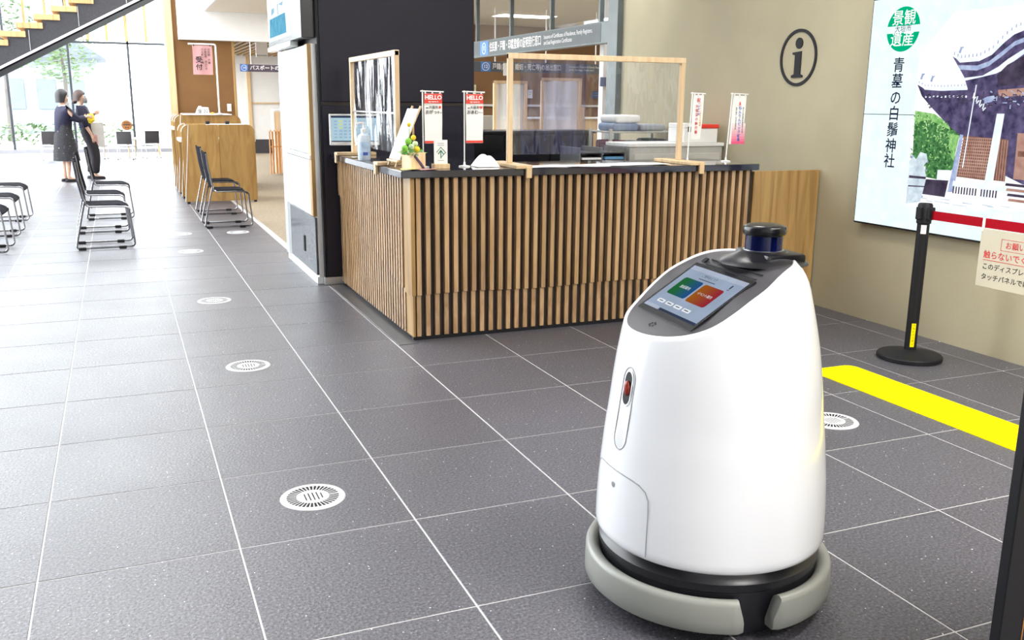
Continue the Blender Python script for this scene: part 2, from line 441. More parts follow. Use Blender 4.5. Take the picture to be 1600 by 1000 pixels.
# ceilings
struct(MB().box(1.2, 4.86, -4.0, 7.36, 3.95, 4.1).build('ceiling', WHITEP))
struct(MB().box(1.05, 1.2, -4.0, 8.8, 3.95, 11.5).build('wall_atrium', WHITEP))
struct(MB().box(-7.0, 1.5, -4.0, 28.6, 11.5, 11.65).build('ceiling_hall', WHITEP))
struct(MB().box(1.5, 12.0, 8.8, 28.6, 2.86, 3.0).build('ceiling_office', CREAM))
struct(MB().box(1.47, 1.5, 8.8, 16.76, 2.86, 11.5).build('wall_upper', WHITEP))
struct(MB().box(1.5, 4.86, 7.36, 7.5, 3.0, 3.95).build('wall_upper_front', WHITEP))
struct(MB().box(4.86, 12.0, 8.3, 8.46, 0, 2.86).build('wall_office_near', BROWN2))
struct(MB().box(11.9, 12.0, 8.46, 28.4, 0, 2.86).build('wall_office_side', WHITEP))

# ---- black core wall behind the counter
bw = struct(MB().box(1.452, 2.717, 7.36, 8.80, 0.06, 3.95).build('wall_black', DARKBACK))
bw['label'] = 'black panelled core wall behind the counter'
for z0, z1 in ((1.435, 3.95), (0.065, 1.405)):
    MB().bbox(1.466, 2.716, 7.345, 7.362, z0, z1, .003).build('panel', BLACK, bw)
MB().box(1.447, 1.464, 7.345, 7.40, .065, 3.95).build('edge_trim', BLACKM, bw)
MB().bbox(1.440, 2.715, 7.338, 7.40, 0.003, .062, .003).build('plinth', ALU, bw)

# ---- far curtain wall (Y = 28.4)
win = struct(MB().box(-7.0, 4.9, 28.34, 28.46, 11.2, 11.6).build('window_1', WHITEP))
win['label'] = 'tall glass curtain wall at the far end'
MB().box(-7.0, 4.9, 28.30, 28.45, 0, .10).build('sill', M('sill_grey', (.22, .22, .24), .6), win)
for x in (-6.9, -5.55, -4.05, -2.545, -1.04, 0.447, 1.95, 3.30, 4.85):
    MB().bbox(x-.03, x+.03, 28.33, 28.43, .10, 11.3, .004).build('mullion', MULLD, win)
MB().bbox(-7.0, 4.9, 28.33, 28.43, 2.885, 2.94, .004).build('transom', MULLD, win)
for x in (-2.0, -1.5, -1.0, -.513, -.054, .427, .932):
    MB().bbox(x-.035, x+.035, 28.18, 28.30, 2.96, 11.3, .004).build('wood_fin', WOODP, win)
xs = (-7.0, -5.55, -4.05, -2.545, -1.04, 0.447, 1.95, 3.30, 4.85)
for a, b in zip(xs[:-1], xs[1:]):
    MB().box(a+.03, b-.03, 28.375, 28.385, .10, 2.89).build('pane', GLASSW, win)
    MB().box(a+.03, b-.03, 28.375, 28.385, 2.93, 11.2).build('pane', GLASSW, win)
# side windows (out of the frame, they light the hall from the left)
struct(MB().box(-7.06, -6.9, -4.0, 7.4, 0, 11.5).build('light_block_left', M('light_block_grey', (.18, .18, .18), .8)))  # unseen dark blocker, added to shield robot and near hall from window light
w2 = struct(MB().box(-7.06, -6.96, -4.0, 28.4, 11.2, 11.6).build('window_2', WHITEP))
for y in range(8, 29, 3):
    MB().box(-7.03, -6.97, y-.03, y+.03, 0, 11.3).build('mullion', MULLD, w2)

# ---- brown cloth column, its pale wooden post and the white bulkhead
col_ = struct(MB().box(.97, 1.925, 16.9, 17.3, 0, 11.5).build('wall_column', BROWN))
col_['label'] = 'brown cloth covered column behind the writing desks'
MB().bbox(.852, .97, 16.86, 17.3, 0, 11.5, .004).build('post', WOODL, col_)
MB().bbox(1.895, 1.935, 16.88, 17.3, 0, 2.40, .004).build('edge_post', WOODP, col_)
bk = struct(MB().bbox(1.05, 4.66, 16.76, 16.9, 2.40, 2.86, .004).build('wall_bulkhead', WHITEP))
struct(MB().box(1.05, 1.5, 16.76, 16.9, 2.86, 11.5).build('wall_bulkhead_upper', WHITEP))
# wooden louvre ceiling beyond the bulkhead
lv = struct(MB().box(1.95, 4.6, 16.95, 17.0, 2.80, 2.86).build('trim_2', WHITEP))
for k in range(17):
    x = 2.02+k*.16
    MB().bbox(x, x+.05, 17.05, 26.9, 2.60, 2.74, .004).build('louvre', WOODP, lv)

# ---- office opening in the right wall: header with sign, posts, transom panes
hd = struct(MB().bbox(4.63, 4.72, 8.46, 13.2, 2.03, 2.245, .003).build('trim_3', MULL))
hd['label'] = 'grey metal header over the office opening'
MB().bbox(4.60, 4.74, 8.40, 8.56, 0, 3.0, .004).build('post', MULL, hd)
MB().bbox(4.62, 4.72, 8.575, 8.64, 0, 3.0, .003).build('post', MULL, hd)
for y in (8.887, 10.084, 11.284, 12.5):
    MB().bbox(4.65, 4.70, y-.02, y+.02, 2.245, 2.86, .003).build('bar', MULL, hd)
for a, b in ((8.64, 8.87), (8.907, 10.06), (10.104, 11.26), (11.304, 12.48)):
    MB().box(4.672, 4.678, a, b, 2.245, 2.86).build('pane', GLASSW, hd)
MB().box(4.628, 4.630, 8.80, 12.6, 2.045, 2.232).build('sign_face', SIGNG, hd)
MB().box(4.6262, 4.628, 11.98, 12.28, 2.05, 2.228).build('number_square', SIGNB, hd)
def ring_text(num, org, right, up, r, parent):
    R, U = Vector(right), Vector(up); N = R.cross(U)
    m = MB(); n = 40; off = ROOTS.get(parent.name) or (0, 0, 0)
    O = Vector(org)+N*.0016
    vs = []
    for k in range(n):
        a = 2*pi*k/n
        for q in (r, r*.86): vs.append(O+R*(q*cos(a))+U*(q*sin(a)))
    m.add(vs, [(2*k, 2*((k+1) % n), 2*((k+1) % n)+1, 2*k+1) for k in range(n)])
    m.build('number_ring', TXTW, parent, smooth=False)
    text('number', num, r*1.15, TXTW, parent, org, right, up, .0016, .02)
ROOTS[hd.name] = (0, 0, 0)
ring_text('11', (4.6262, 12.13, 2.139), YN, ZP, .074, hd)
text('lettering', '住民票・戸籍・印鑑登録の証明発行窓口', .128, TXTW, hd, (4.628, 11.93, 2.137), YN, ZP, bold=.008, align='LEFT', sx=.72)
text('lettering', 'Issuance of Certificates of Residence, Family Registers,\nand Seal Registration Certificates', .064, TXTW, hd, (4.628, 10.20, 2.140), YN, ZP, align='LEFT', bold=.004, sx=.86)
# brown back wall of the office and its low band
struct(MB().box(4.2, 12.0, 17.2, 17.4, 0, 2.86).build('wall_office_back', BROWN2))
struct(MB().bbox(4.9, 11.9, 17.14, 17.2, 1.36, 1.40, .003).build('trim_4', WHITEP))

# ================================================================== RECEPTION COUNTER
ct = root('reception_counter', 'long reception counter of vertical oak slats under a black top', 'counter', (1.6, 5.38, 0))
MB().box(1.604, 4.05, 5.395, 5.95, .0, .996).box(1.604, 2.2, 5.95, 7.335, .0, .996).build('carcass', DARKBACK, ct)
MB().bbox(1.514, 4.058, 5.325, 5.99, 1.0, 1.042, .003).bbox(1.514, 2.25, 5.985, 7.337, 1.0, 1.042, .003).build('worktop', COUNTER, ct)
MB().bbox(1.590, 4.05, 5.382, 5.42, 0.0, .024, .002).build('kickboard', BLACKM, ct)
MB().box(1.5755, 1.60, 5.352, 5.505, .285, .998).box(1.5855, 1.60, 5.366, 5.505, .026, .285).build('corner_post', WOODP, ct)
off = (1.6, 5.38, 0)
PITCH = .0591
um = MB().bbox(-.0145, .0145, -.0, .040, 0, 1, .0018).mesh('slat', WOOD, smooth=False)
lm = MB().bbox(-.0145, .0145, -.0, .024, 0, 1, .0018).mesh('slat', WOOD, smooth=False)
um2 = MB().bbox(0, .036, -.0145, .0145, 0, 1, .0018).mesh('slat', WOOD, smooth=False)
lm2 = MB().bbox(0, .022, -.0145, .0145, 0, 1, .0018).mesh('slat', WOOD, smooth=False)
def slat(me, x, y, z0, z1):
    o = bpy.data.objects.new('slat', me); COL.objects.link(o); o.parent = ct
    o.location = (x-off[0], y-off[1], z0); o.scale = (1, 1, z1-z0)
for k in range(41):
    x = 1.624+k*PITCH
    zb = .287+.006*sin(k*.35)
    slat(um, x, 5.352, zb, .999); slat(lm, x, 5.368, .026, zb)
bnd = [(5.36, .287), (5.45, .295), (5.68, .335), (5.94, .385), (6.2, .465), (6.448, .541), (6.62, .585), (6.79, .622), (6.96, .655), (7.13, .69), (7.34, .725)]
def interp(t, tab):
    for (a, u), (b, v) in zip(tab[:-1], tab[1:]):
        if t <= b: return u+(v-u)*(t-a)/(b-a)
    return tab[-1][1]
for k in range(31):
    y = 5.533+k*PITCH
    if y > 7.32: break
    zb = interp(y, bnd)
    slat(um2, 1.566, y, zb, .999); slat(lm2, 1.580, y, .026, zb)

# oak gate panel closing the gap between the counter and the wall
gp = root('gate_panel', 'plain oak veneer gate panel between the counter and the beige wall', 'panel', (4.38, 5.42, 0))
MB().bbox(4.075, 4.645, 5.40, 5.43, .03, .985, .002).build('board', WOODP, gp)
for x in (4.15, 4.57): MB().bbox(x-.02, x+.02, 5.402, 5.428, 0, .032, .002).build('foot', BLACKM, gp)

# ================================================================== CLAD CABINET on the window side of the black core
cb = root('wall_cabinet', 'tall white glossy cabinet with grey glass door beside the black wall', 'cabinet', (1.40, 8.1, 0))
MB().box(1.41, 1.452, 7.395, 8.80, .06, 1.862).build('body', WHITEP, cb)
for y0, y1 in ((7.50, 8.62),):
    MB().bbox(1.385, 1.41, y0, y1, 1.03, 1.855, .002).build('upper_panel', GLOSSW, cb)
    MB().bbox(1.385, 1.41, y0, y1, .545, .985, .002).build('lower_panel', GLOSSW, cb)
MB().bbox(1.380, 1.41, 7.395, 7.50, .545, 1.86, .003).build('edge_board', WOODP, cb)
rl = MB().bbox(1.368, 1.40, 7.40, 8.66, .992, 1.026, .003).build('channel', ALU, cb)
dr = MB().bbox(1.392, 1.41, 7.40, 8.56, .075, .535, .002).build('glass_door', GLASSG, cb)
MB().bbox(1.384, 1.394, 7.87, 7.92, .20, .335, .003).build('slot_handle', BLACKM, dr)
MB().bbox(1.382, 1.41, 8.66, 8.80, .06, 1.86, .003).build('end_frame', ALU, cb)
MB().bbox(1.395, 1.45, 7.40, 8.80, .0, .06, .003).build('plinth', GLOSSW, cb)
for k in range(5): MB().box(1.3835, 1.385, 8.06+k*.075, 8.11+k*.075, .575, .635 if k % 2 else .62).build('print_mark', M('grey_print', (.45, .47, .47), .5), cb, smooth=False)

# monitor high on the black core, facing the hall
tv = root('wall_monitor', 'black framed monitor showing a blue picture high above the white cabinet', 'monitor', (1.43, 8.1, 1.88))
MB().bbox(1.345, 1.45, 7.40, 9.05, 1.905, 3.2, .004).build('housing', BLACKG, tv)
MB().box(1.342, 1.345, 7.86, 9.0, 1.95, 3.1).build('screen', emit('monitor_white', (.86, .97, 1.0), 1.5), tv)
MB().bbox(1.335, 1.40, 7.86, 9.05, 1.865, 1.905, .003).build('soundbar', GLOSSW, tv)
pic = MB()
pic.add([(1.3405, 8.93, 1.98), (1.3405, 8.03, 1.98), (1.3405, 8.06, 2.14), (1.3405, 8.90, 2.14)], [(0, 1, 2, 3)], 0)
pic.add([(1.3405, 8.80, 2.16), (1.3405, 8.78, 2.22), (1.3405, 8.60, 2.22), (1.3405, 8.62, 2.18)], [(0, 1, 2, 3)], 1)
pic.add([(1.3405, 8.45, 2.145), (1.3405, 8.40, 2.145), (1.3405, 8.40, 2.23), (1.3405, 8.14, 2.235), (1.3405, 8.18, 2.20), (1.3405, 8.45, 2.24)], [(0, 1, 2, 3, 4, 5)], 1)
pic.build('picture', [emit_pic('picture_blue', (.10, .40, .62), (.22, .58, .78), 1.0, 12), emit_pic('picture_pale_blue', (.35, .60, .80), (.5, .7, .85), 1.0, 12)], tv, smooth=False)
for k in range(7): MB().box(1.3435, 1.345, 7.70, 7.73, 1.98+k*.034, 2.002+k*.034).build('print_mark', TXTW, tv, smooth=False)

# ================================================================== DISPLAY ON THE RIGHT WALL
dp = root('video_wall', 'huge bright video wall showing a shrine photograph on the beige wall', 'display', (4.63, 3.6, 1.38))
MB().bbox(4.603, 4.66, 2.15, 4.975, .662, 2.112, .003).build('frame', BLACKM, dp)
SCR = emit('screen_white', (.80, .96, 1.0), 1.12)
for z0, z1 in ((.674, 1.3815), (1.3855, 2.100)):
    MB().box(4.6005, 4.603, 2.16, 4.965, z0, z1).build('screen_panel', SCR, dp)
PM = [emit_pic('pic_sky', (.93, .98, 1), (1, 1, 1), 1.2, 6), emit_pic('pic_tree', (.02, .09, .03), (.13, .36, .12), 1.0, 34), emit_pic('pic_leaf', (.14, .42, .10), (.45, .78, .30), 1.0, 40),
      emit_pic('pic_roof', (.040, .035, .085), (.16, .13, .26), 1.0, 22), emit_pic('pic_beam', (.30, .36, .62), (.55, .65, .85), 1.0, 26), emit_pic('pic_lattice', (.16, .07, .05), (.30, .16, .12), 1.0, 30),
      emit_pic('pic_wood', (.40, .20, .16), (.62, .40, .32), 1.0, 12), emit_pic('pic_stone', (.42, .52, .60), (.80, .90, .96), 1.1, 18), emit_pic('pic_dark', (.035, .025, .05), (.10, .08, .13), 1.0, 16), emit_pic('pic_pale', (.70, .80, .95), (.92, .97, 1), 1.15, 14),
      emit_pic('pic_green_disc', (.0, .44, .20), (.0, .50, .24), 1.0, 4)]
pb = MB(); lay = [0]
def pp(pts, mi):
    lay[0] += 1; x = 4.6002-lay[0]*.00003
    pb.poly3([(x, y, z) for y, z in pts], mi)
pp([(4.532, 1.40), (4.532, .815), (2.6, .815), (2.6, 1.98), (4.30, 1.98), (4.54, 1.75)], 0)
pp([(4.528, 1.40), (4.372, 1.392), (4.267, 1.337), (4.164, 1.273), (4.185, 1.22), (4.183, 1.081), (4.269, 1.0), (4.503, 1.02)], 1)
pp([(4.528, 1.41), (4.372, 1.392), (4.268, 1.341), (4.24, 1.30), (4.33, 1.33), (4.415, 1.358), (4.524, 1.335)], 2)
pp([(4.25, 1.28), (4.17, 1.27), (4.19, 1.12), (4.23, 1.16)], 2)
pp([(4.323, 1.393), (2.7, 1.40), (2.7, 1.0), (3.705, 1.02), (3.90, 1.085), (4.145, 1.26), (4.169, 1.277)], 3)
pp([(4.532, 1.568), (4.468, 1.54), (4.343, 1.532), (4.175, 1.538), (4.0, 1.54), (4.0, 1.36), (4.169, 1.273), (4.266, 1.33), (4.402, 1.43), (4.487, 1.498)], 3)
pp([(4.532, 1.578), (4.468, 1.552), (4.343, 1.546), (4.15, 1.55), (4.15, 1.532), (4.343, 1.528), (4.468, 1.536)], 9)
for k in range(11): y = 4.46-k*.03; pp([(y, 1.500), (y-.012, 1.500), (y-.012, 1.488), (y, 1.488)], 9)
pp([(4.285, 1.726), (4.226, 1.698), (4.091, 1.704), (4.009, 1.736), (3.935, 1.801), (3.879, 1.839), (3.70, 1.89), (3.3, 1.95), (2.7, 1.95), (2.7, 1.40), (3.98, 1.391), (4.113, 1.396), (4.147, 1.534), (4.185, 1.607)], 3)
pp([(4.285, 1.735), (4.226, 1.706), (4.091, 1.714), (4.009, 1.748), (3.935, 1.815), (3.879, 1.853), (3.70, 1.905), (3.70, 1.88), (3.879, 1.826), (3.935, 1.788), (4.009, 1.724), (4.091, 1.692), (4.226, 1.688)], 9)
pp([(4.24, 1.675), (4.10, 1.668), (4.022, 1.690), (3.944, 1.74), (3.87, 1.79), (3.70, 1.84), (3.70, 1.815), (3.87, 1.765), (3.944, 1.712), (4.022, 1.662), (4.10, 1.640), (4.22, 1.648)], 4)
pp([(4.188, 1.6), (4.056, 1.611), (3.955, 1.658), (3.899, 1.697), (3.805, 1.747), (3.70, 1.78), (3.70, 1.75), (3.801, 1.72), (3.882, 1.669), (3.927, 1.636), (3.967, 1.62), (4.077, 1.600), (4.172, 1.585)], 9)
pp([(3.96, 1.61), (3.90, 1.665), (3.80, 1.71), (3.6, 1.76), (3.6, 1.56), (3.94, 1.55)], 8)
pp([(3.94, 1.53), (3.6, 1.55), (3.6, 1.51), (3.93, 1.49)], 6)
pp([(4.03, 1.49), (3.96, 1.50), (3.95, 1.47), (4.02, 1.455)], 4)
pp([(4.136, 1.271), (3.939, 1.263), (3.947, 1.024), (4.157, 1.03)], 5)
for k in range(14):
    y = 4.128-k*.0145; pp([(y, 1.262), (y-.005, 1.262), (y-.005+.012, 1.03), (y+.012, 1.03)], 6)
for k in range(13):
    z = 1.04+k*.018; pp([(4.15, z), (4.15, z+.006), (3.942, z+.006), (3.942, z)], 6)
pp([(3.914, 1.264), (3.829, 1.26), (3.819, 1.027), (3.896, 1.028)], 5)
for k in range(5): y = 3.905-k*.017; pp([(y, 1.255), (y-.006, 1.255), (y-.012, 1.03), (y-.006, 1.03)], 6)
pp([(3.777, 1.297), (3.3, 1.30), (3.3, 1.045), (3.768, 1.045)], 6)
pp([(3.76, 1.20), (3.4, 1.20), (3.4, 1.17), (3.758, 1.17)], 5)
pp([(4.165, 1.277), (4.141, 1.274), (4.163, 0.938), (4.21, 0.934)], 4)
pp([(3.927, 1.40), (3.877, 1.40), (3.903, 0.903), (3.964, 0.897)], 9)
pp([(4.176, 1.005), (3.6, 0.995), (3.6, 0.962), (4.178, 0.975)], 9)
for k in range(17):
    y = 4.172-k*.02
    if 3.98 < y < 4.01 or y < 3.87: continue
    pp([(y, .972), (y-.010, .972), (y-.010, .93), (y, .93)], 8)
pp([(4.382, 0.998), (4.21, 1.003), (4.225, 0.902), (4.404, 0.905)], 8)
pp([(4.30, 1.06), (4.205, 1.065), (4.205, 1.005), (4.30, 1.0)], 9)
pp([(4.527, .85), (2.6, .90), (2.6, .80), (4.534, .816)], 9)
pp([(4.53, 1.10), (4.50, 1.13), (4.477, 1.115), (4.45, 1.16), (4.40, 1.152), (4.385, 1.11), (4.41, 1.08), (4.392, 1.036), (4.382, .998), (4.408, .857), (4.525, .833)], 7)
pp([(4.52, 1.012), (4.385, 1.012), (4.385, .998), (4.52, .996)], 8)
pp([(4.52, .95), (4.39, .955), (4.39, .948), (4.52, .942)], 8)
pp([(4.093, 1.56), (4.086, 1.56), (4.114, 1.086), (4.123, 1.085)], 9)
for k in range(4): pp([(3.81-.01*k, 1.02-.028*k), (3.3, 1.015-.028*k), (3.3, 1.0-.028*k), (3.815-.01*k, 1.005-.028*k)], 8 if k % 2 == 0 else 6)
lay[0] = 40
n = 48; ce = (4.692, 1.906); rr = .136
up_ = [(ce[0]-rr*cos(t), ce[1]+rr*sin(t)) for t in [radians(9+162*k/24) for k in range(25)]]
lo_ = [(ce[0]-rr*cos(t), ce[1]-rr*sin(t)) for t in [radians(9+162*k/24) for k in range(25)]]
# finer flat picture detail: foliage, tiles along the eaves, brackets, stone lion
def inside(p, poly):
    c = False
    for (a, b), (d, e) in zip(poly, poly[1:]+poly[:1]):
        if (b > p[1]) != (e > p[1]) and p[0] < (d-a)*(p[1]-b)/(e-b)+a: c = not c
    return c
tp = [(4.528, 1.39), (4.372, 1.385), (4.267, 1.335), (4.18, 1.265), (4.20, 1.20), (4.20, 1.09), (4.28, 1.01), (4.45, 1.03), (4.47, 1.12), (4.525, 1.12)]
random.seed(33)
dots = MB()
def dot(y, z, a, b, mi, rot=0.0):
    x = 4.5988-.00002*len(dots.f)/200
    dots.poly3([(x, y+u*cos(rot)-v*sin(rot), z+u*sin(rot)+v*cos(rot)) for u, v in ((-a, -b), (a, -b), (a, b), (-a, b))], mi)
k = 0
while k < 420:
    y, z = random.uniform(4.18, 4.53), random.uniform(1.0, 1.4)
    if inside((y, z), tp):
        k += 1; up = z > 1.30-(4.53-y)*.35
        dot(y, z, random.uniform(.003, .009), random.uniform(.002, .005), random.choice((1, 1, 2, 11) if not up else (2, 2, 12, 1)), random.random()*3)
for k in range(46):
    t = k/45; y = 4.285-.60*t; z = interp(-y, [(-4.285, 1.742), (-4.226, 1.715), (-4.091, 1.722), (-4.009, 1.757), (-3.935, 1.825), (-3.879, 1.863), (-3.68, 1.915)])
    dot(y, z+.006, .004, .009, 4 if k % 2 else 9)
for k in range(30):
    y = 4.53-.36*k/29; dot(y, interp(-y, [(-4.532, 1.584), (-4.468, 1.558), (-4.343, 1.552), (-4.15, 1.556)])+.004, .0035, .006, 4 if k % 2 else 9)
for y, z in ((4.50, 1.615), (4.42, 1.60), (4.23, 1.76)): dot(y, z, .008, .018, 4, .3); dot(y-.01, z+.012, .010, .005, 4, -.4)
for k in range(60):
    y, z = random.uniform(3.70, 4.05), random.uniform(1.43, 1.53); dot(y, z, random.uniform(.006, .016), random.uniform(.002, .004), random.choice((3, 4, 8, 8, 8)), random.choice((0, 0, 1.57, .5)))
for k in range(60):
    y, z = random.uniform(4.0, 4.45), random.uniform(1.42, 1.52)
    if z > 1.45+(4.2-y)*.1 and z < 1.525: dot(y, z, random.uniform(.008, .02), .003, random.choice((8, 8, 3)), -.35)
for k in range(4):
    y, z = 4.10-.025*k, 1.50-.02*k; dot(y, z, .004, .016, 9, .2); dot(y-.008, z-.016, .004, .012, 9, .8)
for k in range(70):
    y, z = random.uniform(4.385, 4.52), random.uniform(.86, 1.13); dot(y, z, random.uniform(.004, .014), random.uniform(.003, .008), random.choice((7, 9, 4, 13)), random.random()*3)
for k in range(40):
    y, z = random.uniform(3.6, 4.5), random.uniform(.83, .89); dot(y, z, random.uniform(.02, .06), .003, random.choice((9, 7)), .02)
dots.build('picture_detail', PM+[emit_pic('pic_leaf_dark', (.01, .045, .02), (.03, .10, .05), 1.0, 30), emit_pic('pic_leaf_light', (.45, .75, .30), (.62, .9, .45), 1.0, 30), emit_pic('pic_grey', (.22, .27, .34), (.36, .42, .5), 1.0, 20)], dp, smooth=False)['kind'] = 'stuff'
lay[0] = 60
pp(up_, 10); pp(lo_, 10)
pb.build('picture', PM, dp, smooth=False)
EW = emit('screen_lettering_white', (1, 1, 1), 1.2); EK = emit('screen_lettering_black', (.015, .02, .05), 1.0)
text('lettering', '景観', .098, EW, dp, (4.5985, 4.692, 1.969), YN, ZP, bold=.006)
text('lettering', '大垣市', .046, EK, dp, (4.5985, 4.692, 1.906), YN, ZP)
text('lettering', '遺産', .098, EW, dp, (4.5985, 4.692, 1.842), YN, ZP, bold=.006)
for ch, z in zip('青墓の白鬚神社', (1.684, 1.586, 1.483, 1.385, 1.283, 1.182, 1.085)):
    text('lettering', ch, .096, EK, dp, (4.5985, 4.698, z), YN, ZP, bold=.012)

# ---- information emblem on the wall
ie = root('information_emblem', 'black letter i inside a ring mounted on the beige wall', 'sign', (4.65, 5.745, 1.776))
m = MB(); n = 64; vs = []
for k in range(n):
    a = 2*pi*k/n
    for r, x in ((.203, 4.659), (.203, 4.652), (.181, 4.652), (.181, 4.659)): vs.append((x, 5.745+r*cos(a), 1.776+r*sin(a)))
m.add(vs, [(4*k+q, 4*((k+1) % n)+q, 4*((k+1) % n)+(q+1) % 4, 4*k+(q+1) % 4) for k in range(n) for q in range(4)])
m.build('ring', BLACKM, ie)
MB().prism(circle2(.039, 28, 5.742, 1.878), 4.652, 4.659, 'yz').build('dot', BLACKM, ie)
cy = 5.745; cz = 1.776
MB().prism([(cy-.034, cz+.045), (cy+.062, cz+.038), (cy+.062, cz+.024), (cy+.034, cz+.018), (cy+.034, cz-.118), (cy+.062, cz-.126), (cy+.062, cz-.142), (cy-.062, cz-.142), (cy-.062, cz-.126), (cy-.034, cz-.118)], 4.652, 4.659, 'yz').build('stem', BLACKM, ie)

# ================================================================== SERVICE ROBOT
rb = root('service_robot', 'white egg shaped service robot with tilted touch screen and black sensor tower', 'robot', (1.551, 2.173, 0), radians(175.5))
PROF = [(.296, .206), (.322, .207), (.330, .213), (.3345, .225), (.333, .30), (.3285, .38), (.322, .45), (.315, .52), (.307, .58), (.298, .66), (.288, .735), (.277, .80), (.264, .86), (.252, .91), (.240, .955), (.222, .99), (.198, 1.016), (.15, 1.034), (.08, 1.042)]
STAB = [(-.32, 1.016), (-.2, 1.016), (-.1, 1.010), (-.05, .996), (0, .970), (.05, .942), (.1, .906), (.15, .871), (.2, .846), (.25, .829), (.32, .812)]
def smooth_tab(tab, x):
    n = len(tab)
    for i in range(n-1):
        if x <= tab[i+1][0] or i == n-2:
            x0, x1 = tab[i][0], tab[i+1][0]; t = max(0, min(1, (x-x0)/(x1-x0)))
            p0 = tab[max(i-1, 0)]; p3 = tab[min(i+2, n-1)]; p1, p2 = tab[i], tab[i+1]
            m1 = (p2[1]-p0[1])/max(p2[0]-p0[0], 1e-6)*(x1-x0); m2 = (p3[1]-p1[1])/max(p3[0]-p1[0], 1e-6)*(x1-x0)
            return (2*t**3-3*t**2+1)*p1[1]+(t**3-2*t**2+t)*m1+(-2*t**3+3*t**2)*p2[1]+(t**3-t**2)*m2
def RZ(z): return smooth_tab([(b, a) for a, b in PROF[3:]], z)
def SU(u): return smooth_tab(STAB, u)
def rim(phi):
    lo, hi = .70, 1.041
    for _ in range(40):
        m = (lo+hi)/2
        if m < SU(RZ(m)*cos(phi)): lo = m
        else: hi = m
    return lo
NP = 112
shell = MB(); vs = []; rows = 44
for k in range(NP):
    phi = 2*pi*k/NP; zt = rim(phi)
    col = [(r*cos(phi), r*sin(phi), z) for r, z in PROF[:3]]
    for j in range(rows+1):
        z = .225+(zt-.225)*j/rows; r = RZ(z); col.append((r*cos(phi), r*sin(phi), z))
    r = RZ(zt)
    for dr, dz in ((.003, .0018), (.007, .0015), (.010, -.002), (.012, -.010)):
        rr = r-dr; col.append((rr*cos(phi), rr*sin(phi), zt+dz))
    vs += col
L_ = len(vs)//NP
shell.add(vs, [(k*L_+j, ((k+1) % NP)*L_+j, ((k+1) % NP)*L_+j+1, k*L_+j+1) for k in range(NP) for j in range(L_-1)])
shell.add([v for v in [vs[k*L_] for k in range(NP)]], [tuple(range(NP))])
sh = shell.build('shell', ROBW, rb, ang=60)
pan = MB(); vs = []; NR = 14
for k in range(NP):
    phi = 2*pi*k/NP; r = RZ(rim(phi))-.0095
    for j in range(NR+1):
        q = r*(j/NR); vs.append((q*cos(phi), q*sin(phi), SU(q*cos(phi))-.003 if q > 1e-6 else SU(0)-.003))
pan.add(vs, [(k*(NR+1)+j, ((k+1) % NP)*(NR+1)+j, ((k+1) % NP)*(NR+1)+j+1, k*(NR+1)+j+1) for k in range(NP) for j in range(NR)])
dpn = pan.build('face_panel', ROBD, rb, ang=50)
# screen
bot = Vector((.170, 0, .8570)); top = Vector((-.002, 0, .9690))
e2 = (top-bot).normalized(); e1 = Vector((0, 1, 0)); en = e1.cross(e2); SH = (top-bot).length; SWD = .30
def scr(a, b, lift=0.0): return bot+e1*((a-.5)*SWD)+e2*(b*SH)+en*lift
def quad_box(mb, a0, a1, b0, b1, l0, l1, mi=0):
    c = [scr(a, b, l) for l in (l0, l1) for a, b in ((a0, b0), (a1, b0), (a1, b1), (a0, b1))]
    mb.add(c, [(0, 3, 2, 1), (4, 5, 6, 7), (0, 1, 5, 4), (1, 2, 6, 5), (2, 3, 7, 6), (3, 0, 4, 7)], mi)
def scr_round(a0, a1, b0, b1, r, lift, n=6):
    w, h = (a1-a0)*SWD, (b1-b0)*SH
    cx, cy = ((a0+a1)/2-.5)*SWD, (b0+b1)/2*SH
    return [bot+e1*(cx+x)+e2*(cy+y)+en*lift for x, y in rounded_rect(w, h, r, n)]
sb = MB(); quad_box(sb, -.035, 1.035, -.05, 1.05, -.012, .004)
scn = sb.build('touch_screen', BLACKG, rb, smooth=False)
def flat(name, polys, mats):
    m = MB()
    for p, mi in polys: m.poly3(p, mi)
    return m.build(name, mats, scn, smooth=False)
flat('display', [(scr_round(.0, 1.0, .04, .985, .004, .0044), 0)], [emit('robot_screen', (.50, .61, .80), .62)])
def grad_mat(name, c0, c1, axis_lo, axis_hi):
    m = bpy.data.materials.new(name); m.use_nodes = True; nt = m.node_tree; nt.nodes.remove(nt.nodes['Principled BSDF'])
    e = nt.nodes.new('ShaderNodeEmission'); e.inputs[1].default_value = .8
    tc = nt.nodes.new('ShaderNodeTexCoord'); sp = nt.nodes.new('ShaderNodeSeparateXYZ'); mr = nt.nodes.new('ShaderNodeMapRange')
    mr.inputs[1].default_value = axis_lo; mr.inputs[2].default_value = axis_hi
    r = nt.nodes.new('ShaderNodeValToRGB'); r.color_ramp.elements[0].color = (*c0, 1); r.color_ramp.elements[1].color = (*c1, 1)
    nt.links.new(tc.outputs['Object'], sp.inputs[0]); nt.links.new(sp.outputs[1], mr.inputs[0]); nt.links.new(mr.outputs[0], r.inputs[0])
    nt.links.new(r.outputs[0], e.inputs[0]); nt.links.new(e.outputs[0], nt.nodes['Material Output'].inputs[0])
    return m
flat('green_button', [(scr_round(.10, .455, .36, .735, .010, .0048), 0)], [grad_mat('ui_green_blue', (.03, .22, .07), (.03, .13, .40), -.09, -.02)])
flat('orange_button', [(scr_round(.485, .84, .345, .725, .010, .0048), 0)], [grad_mat('ui_orange_red', (.55, .16, .02), (.50, .04, .06), .01, .09)])
UIW = emit('ui_white', (.85, .9, .95), .9); UIK = emit('ui_dark', (.06, .08, .14), .6)
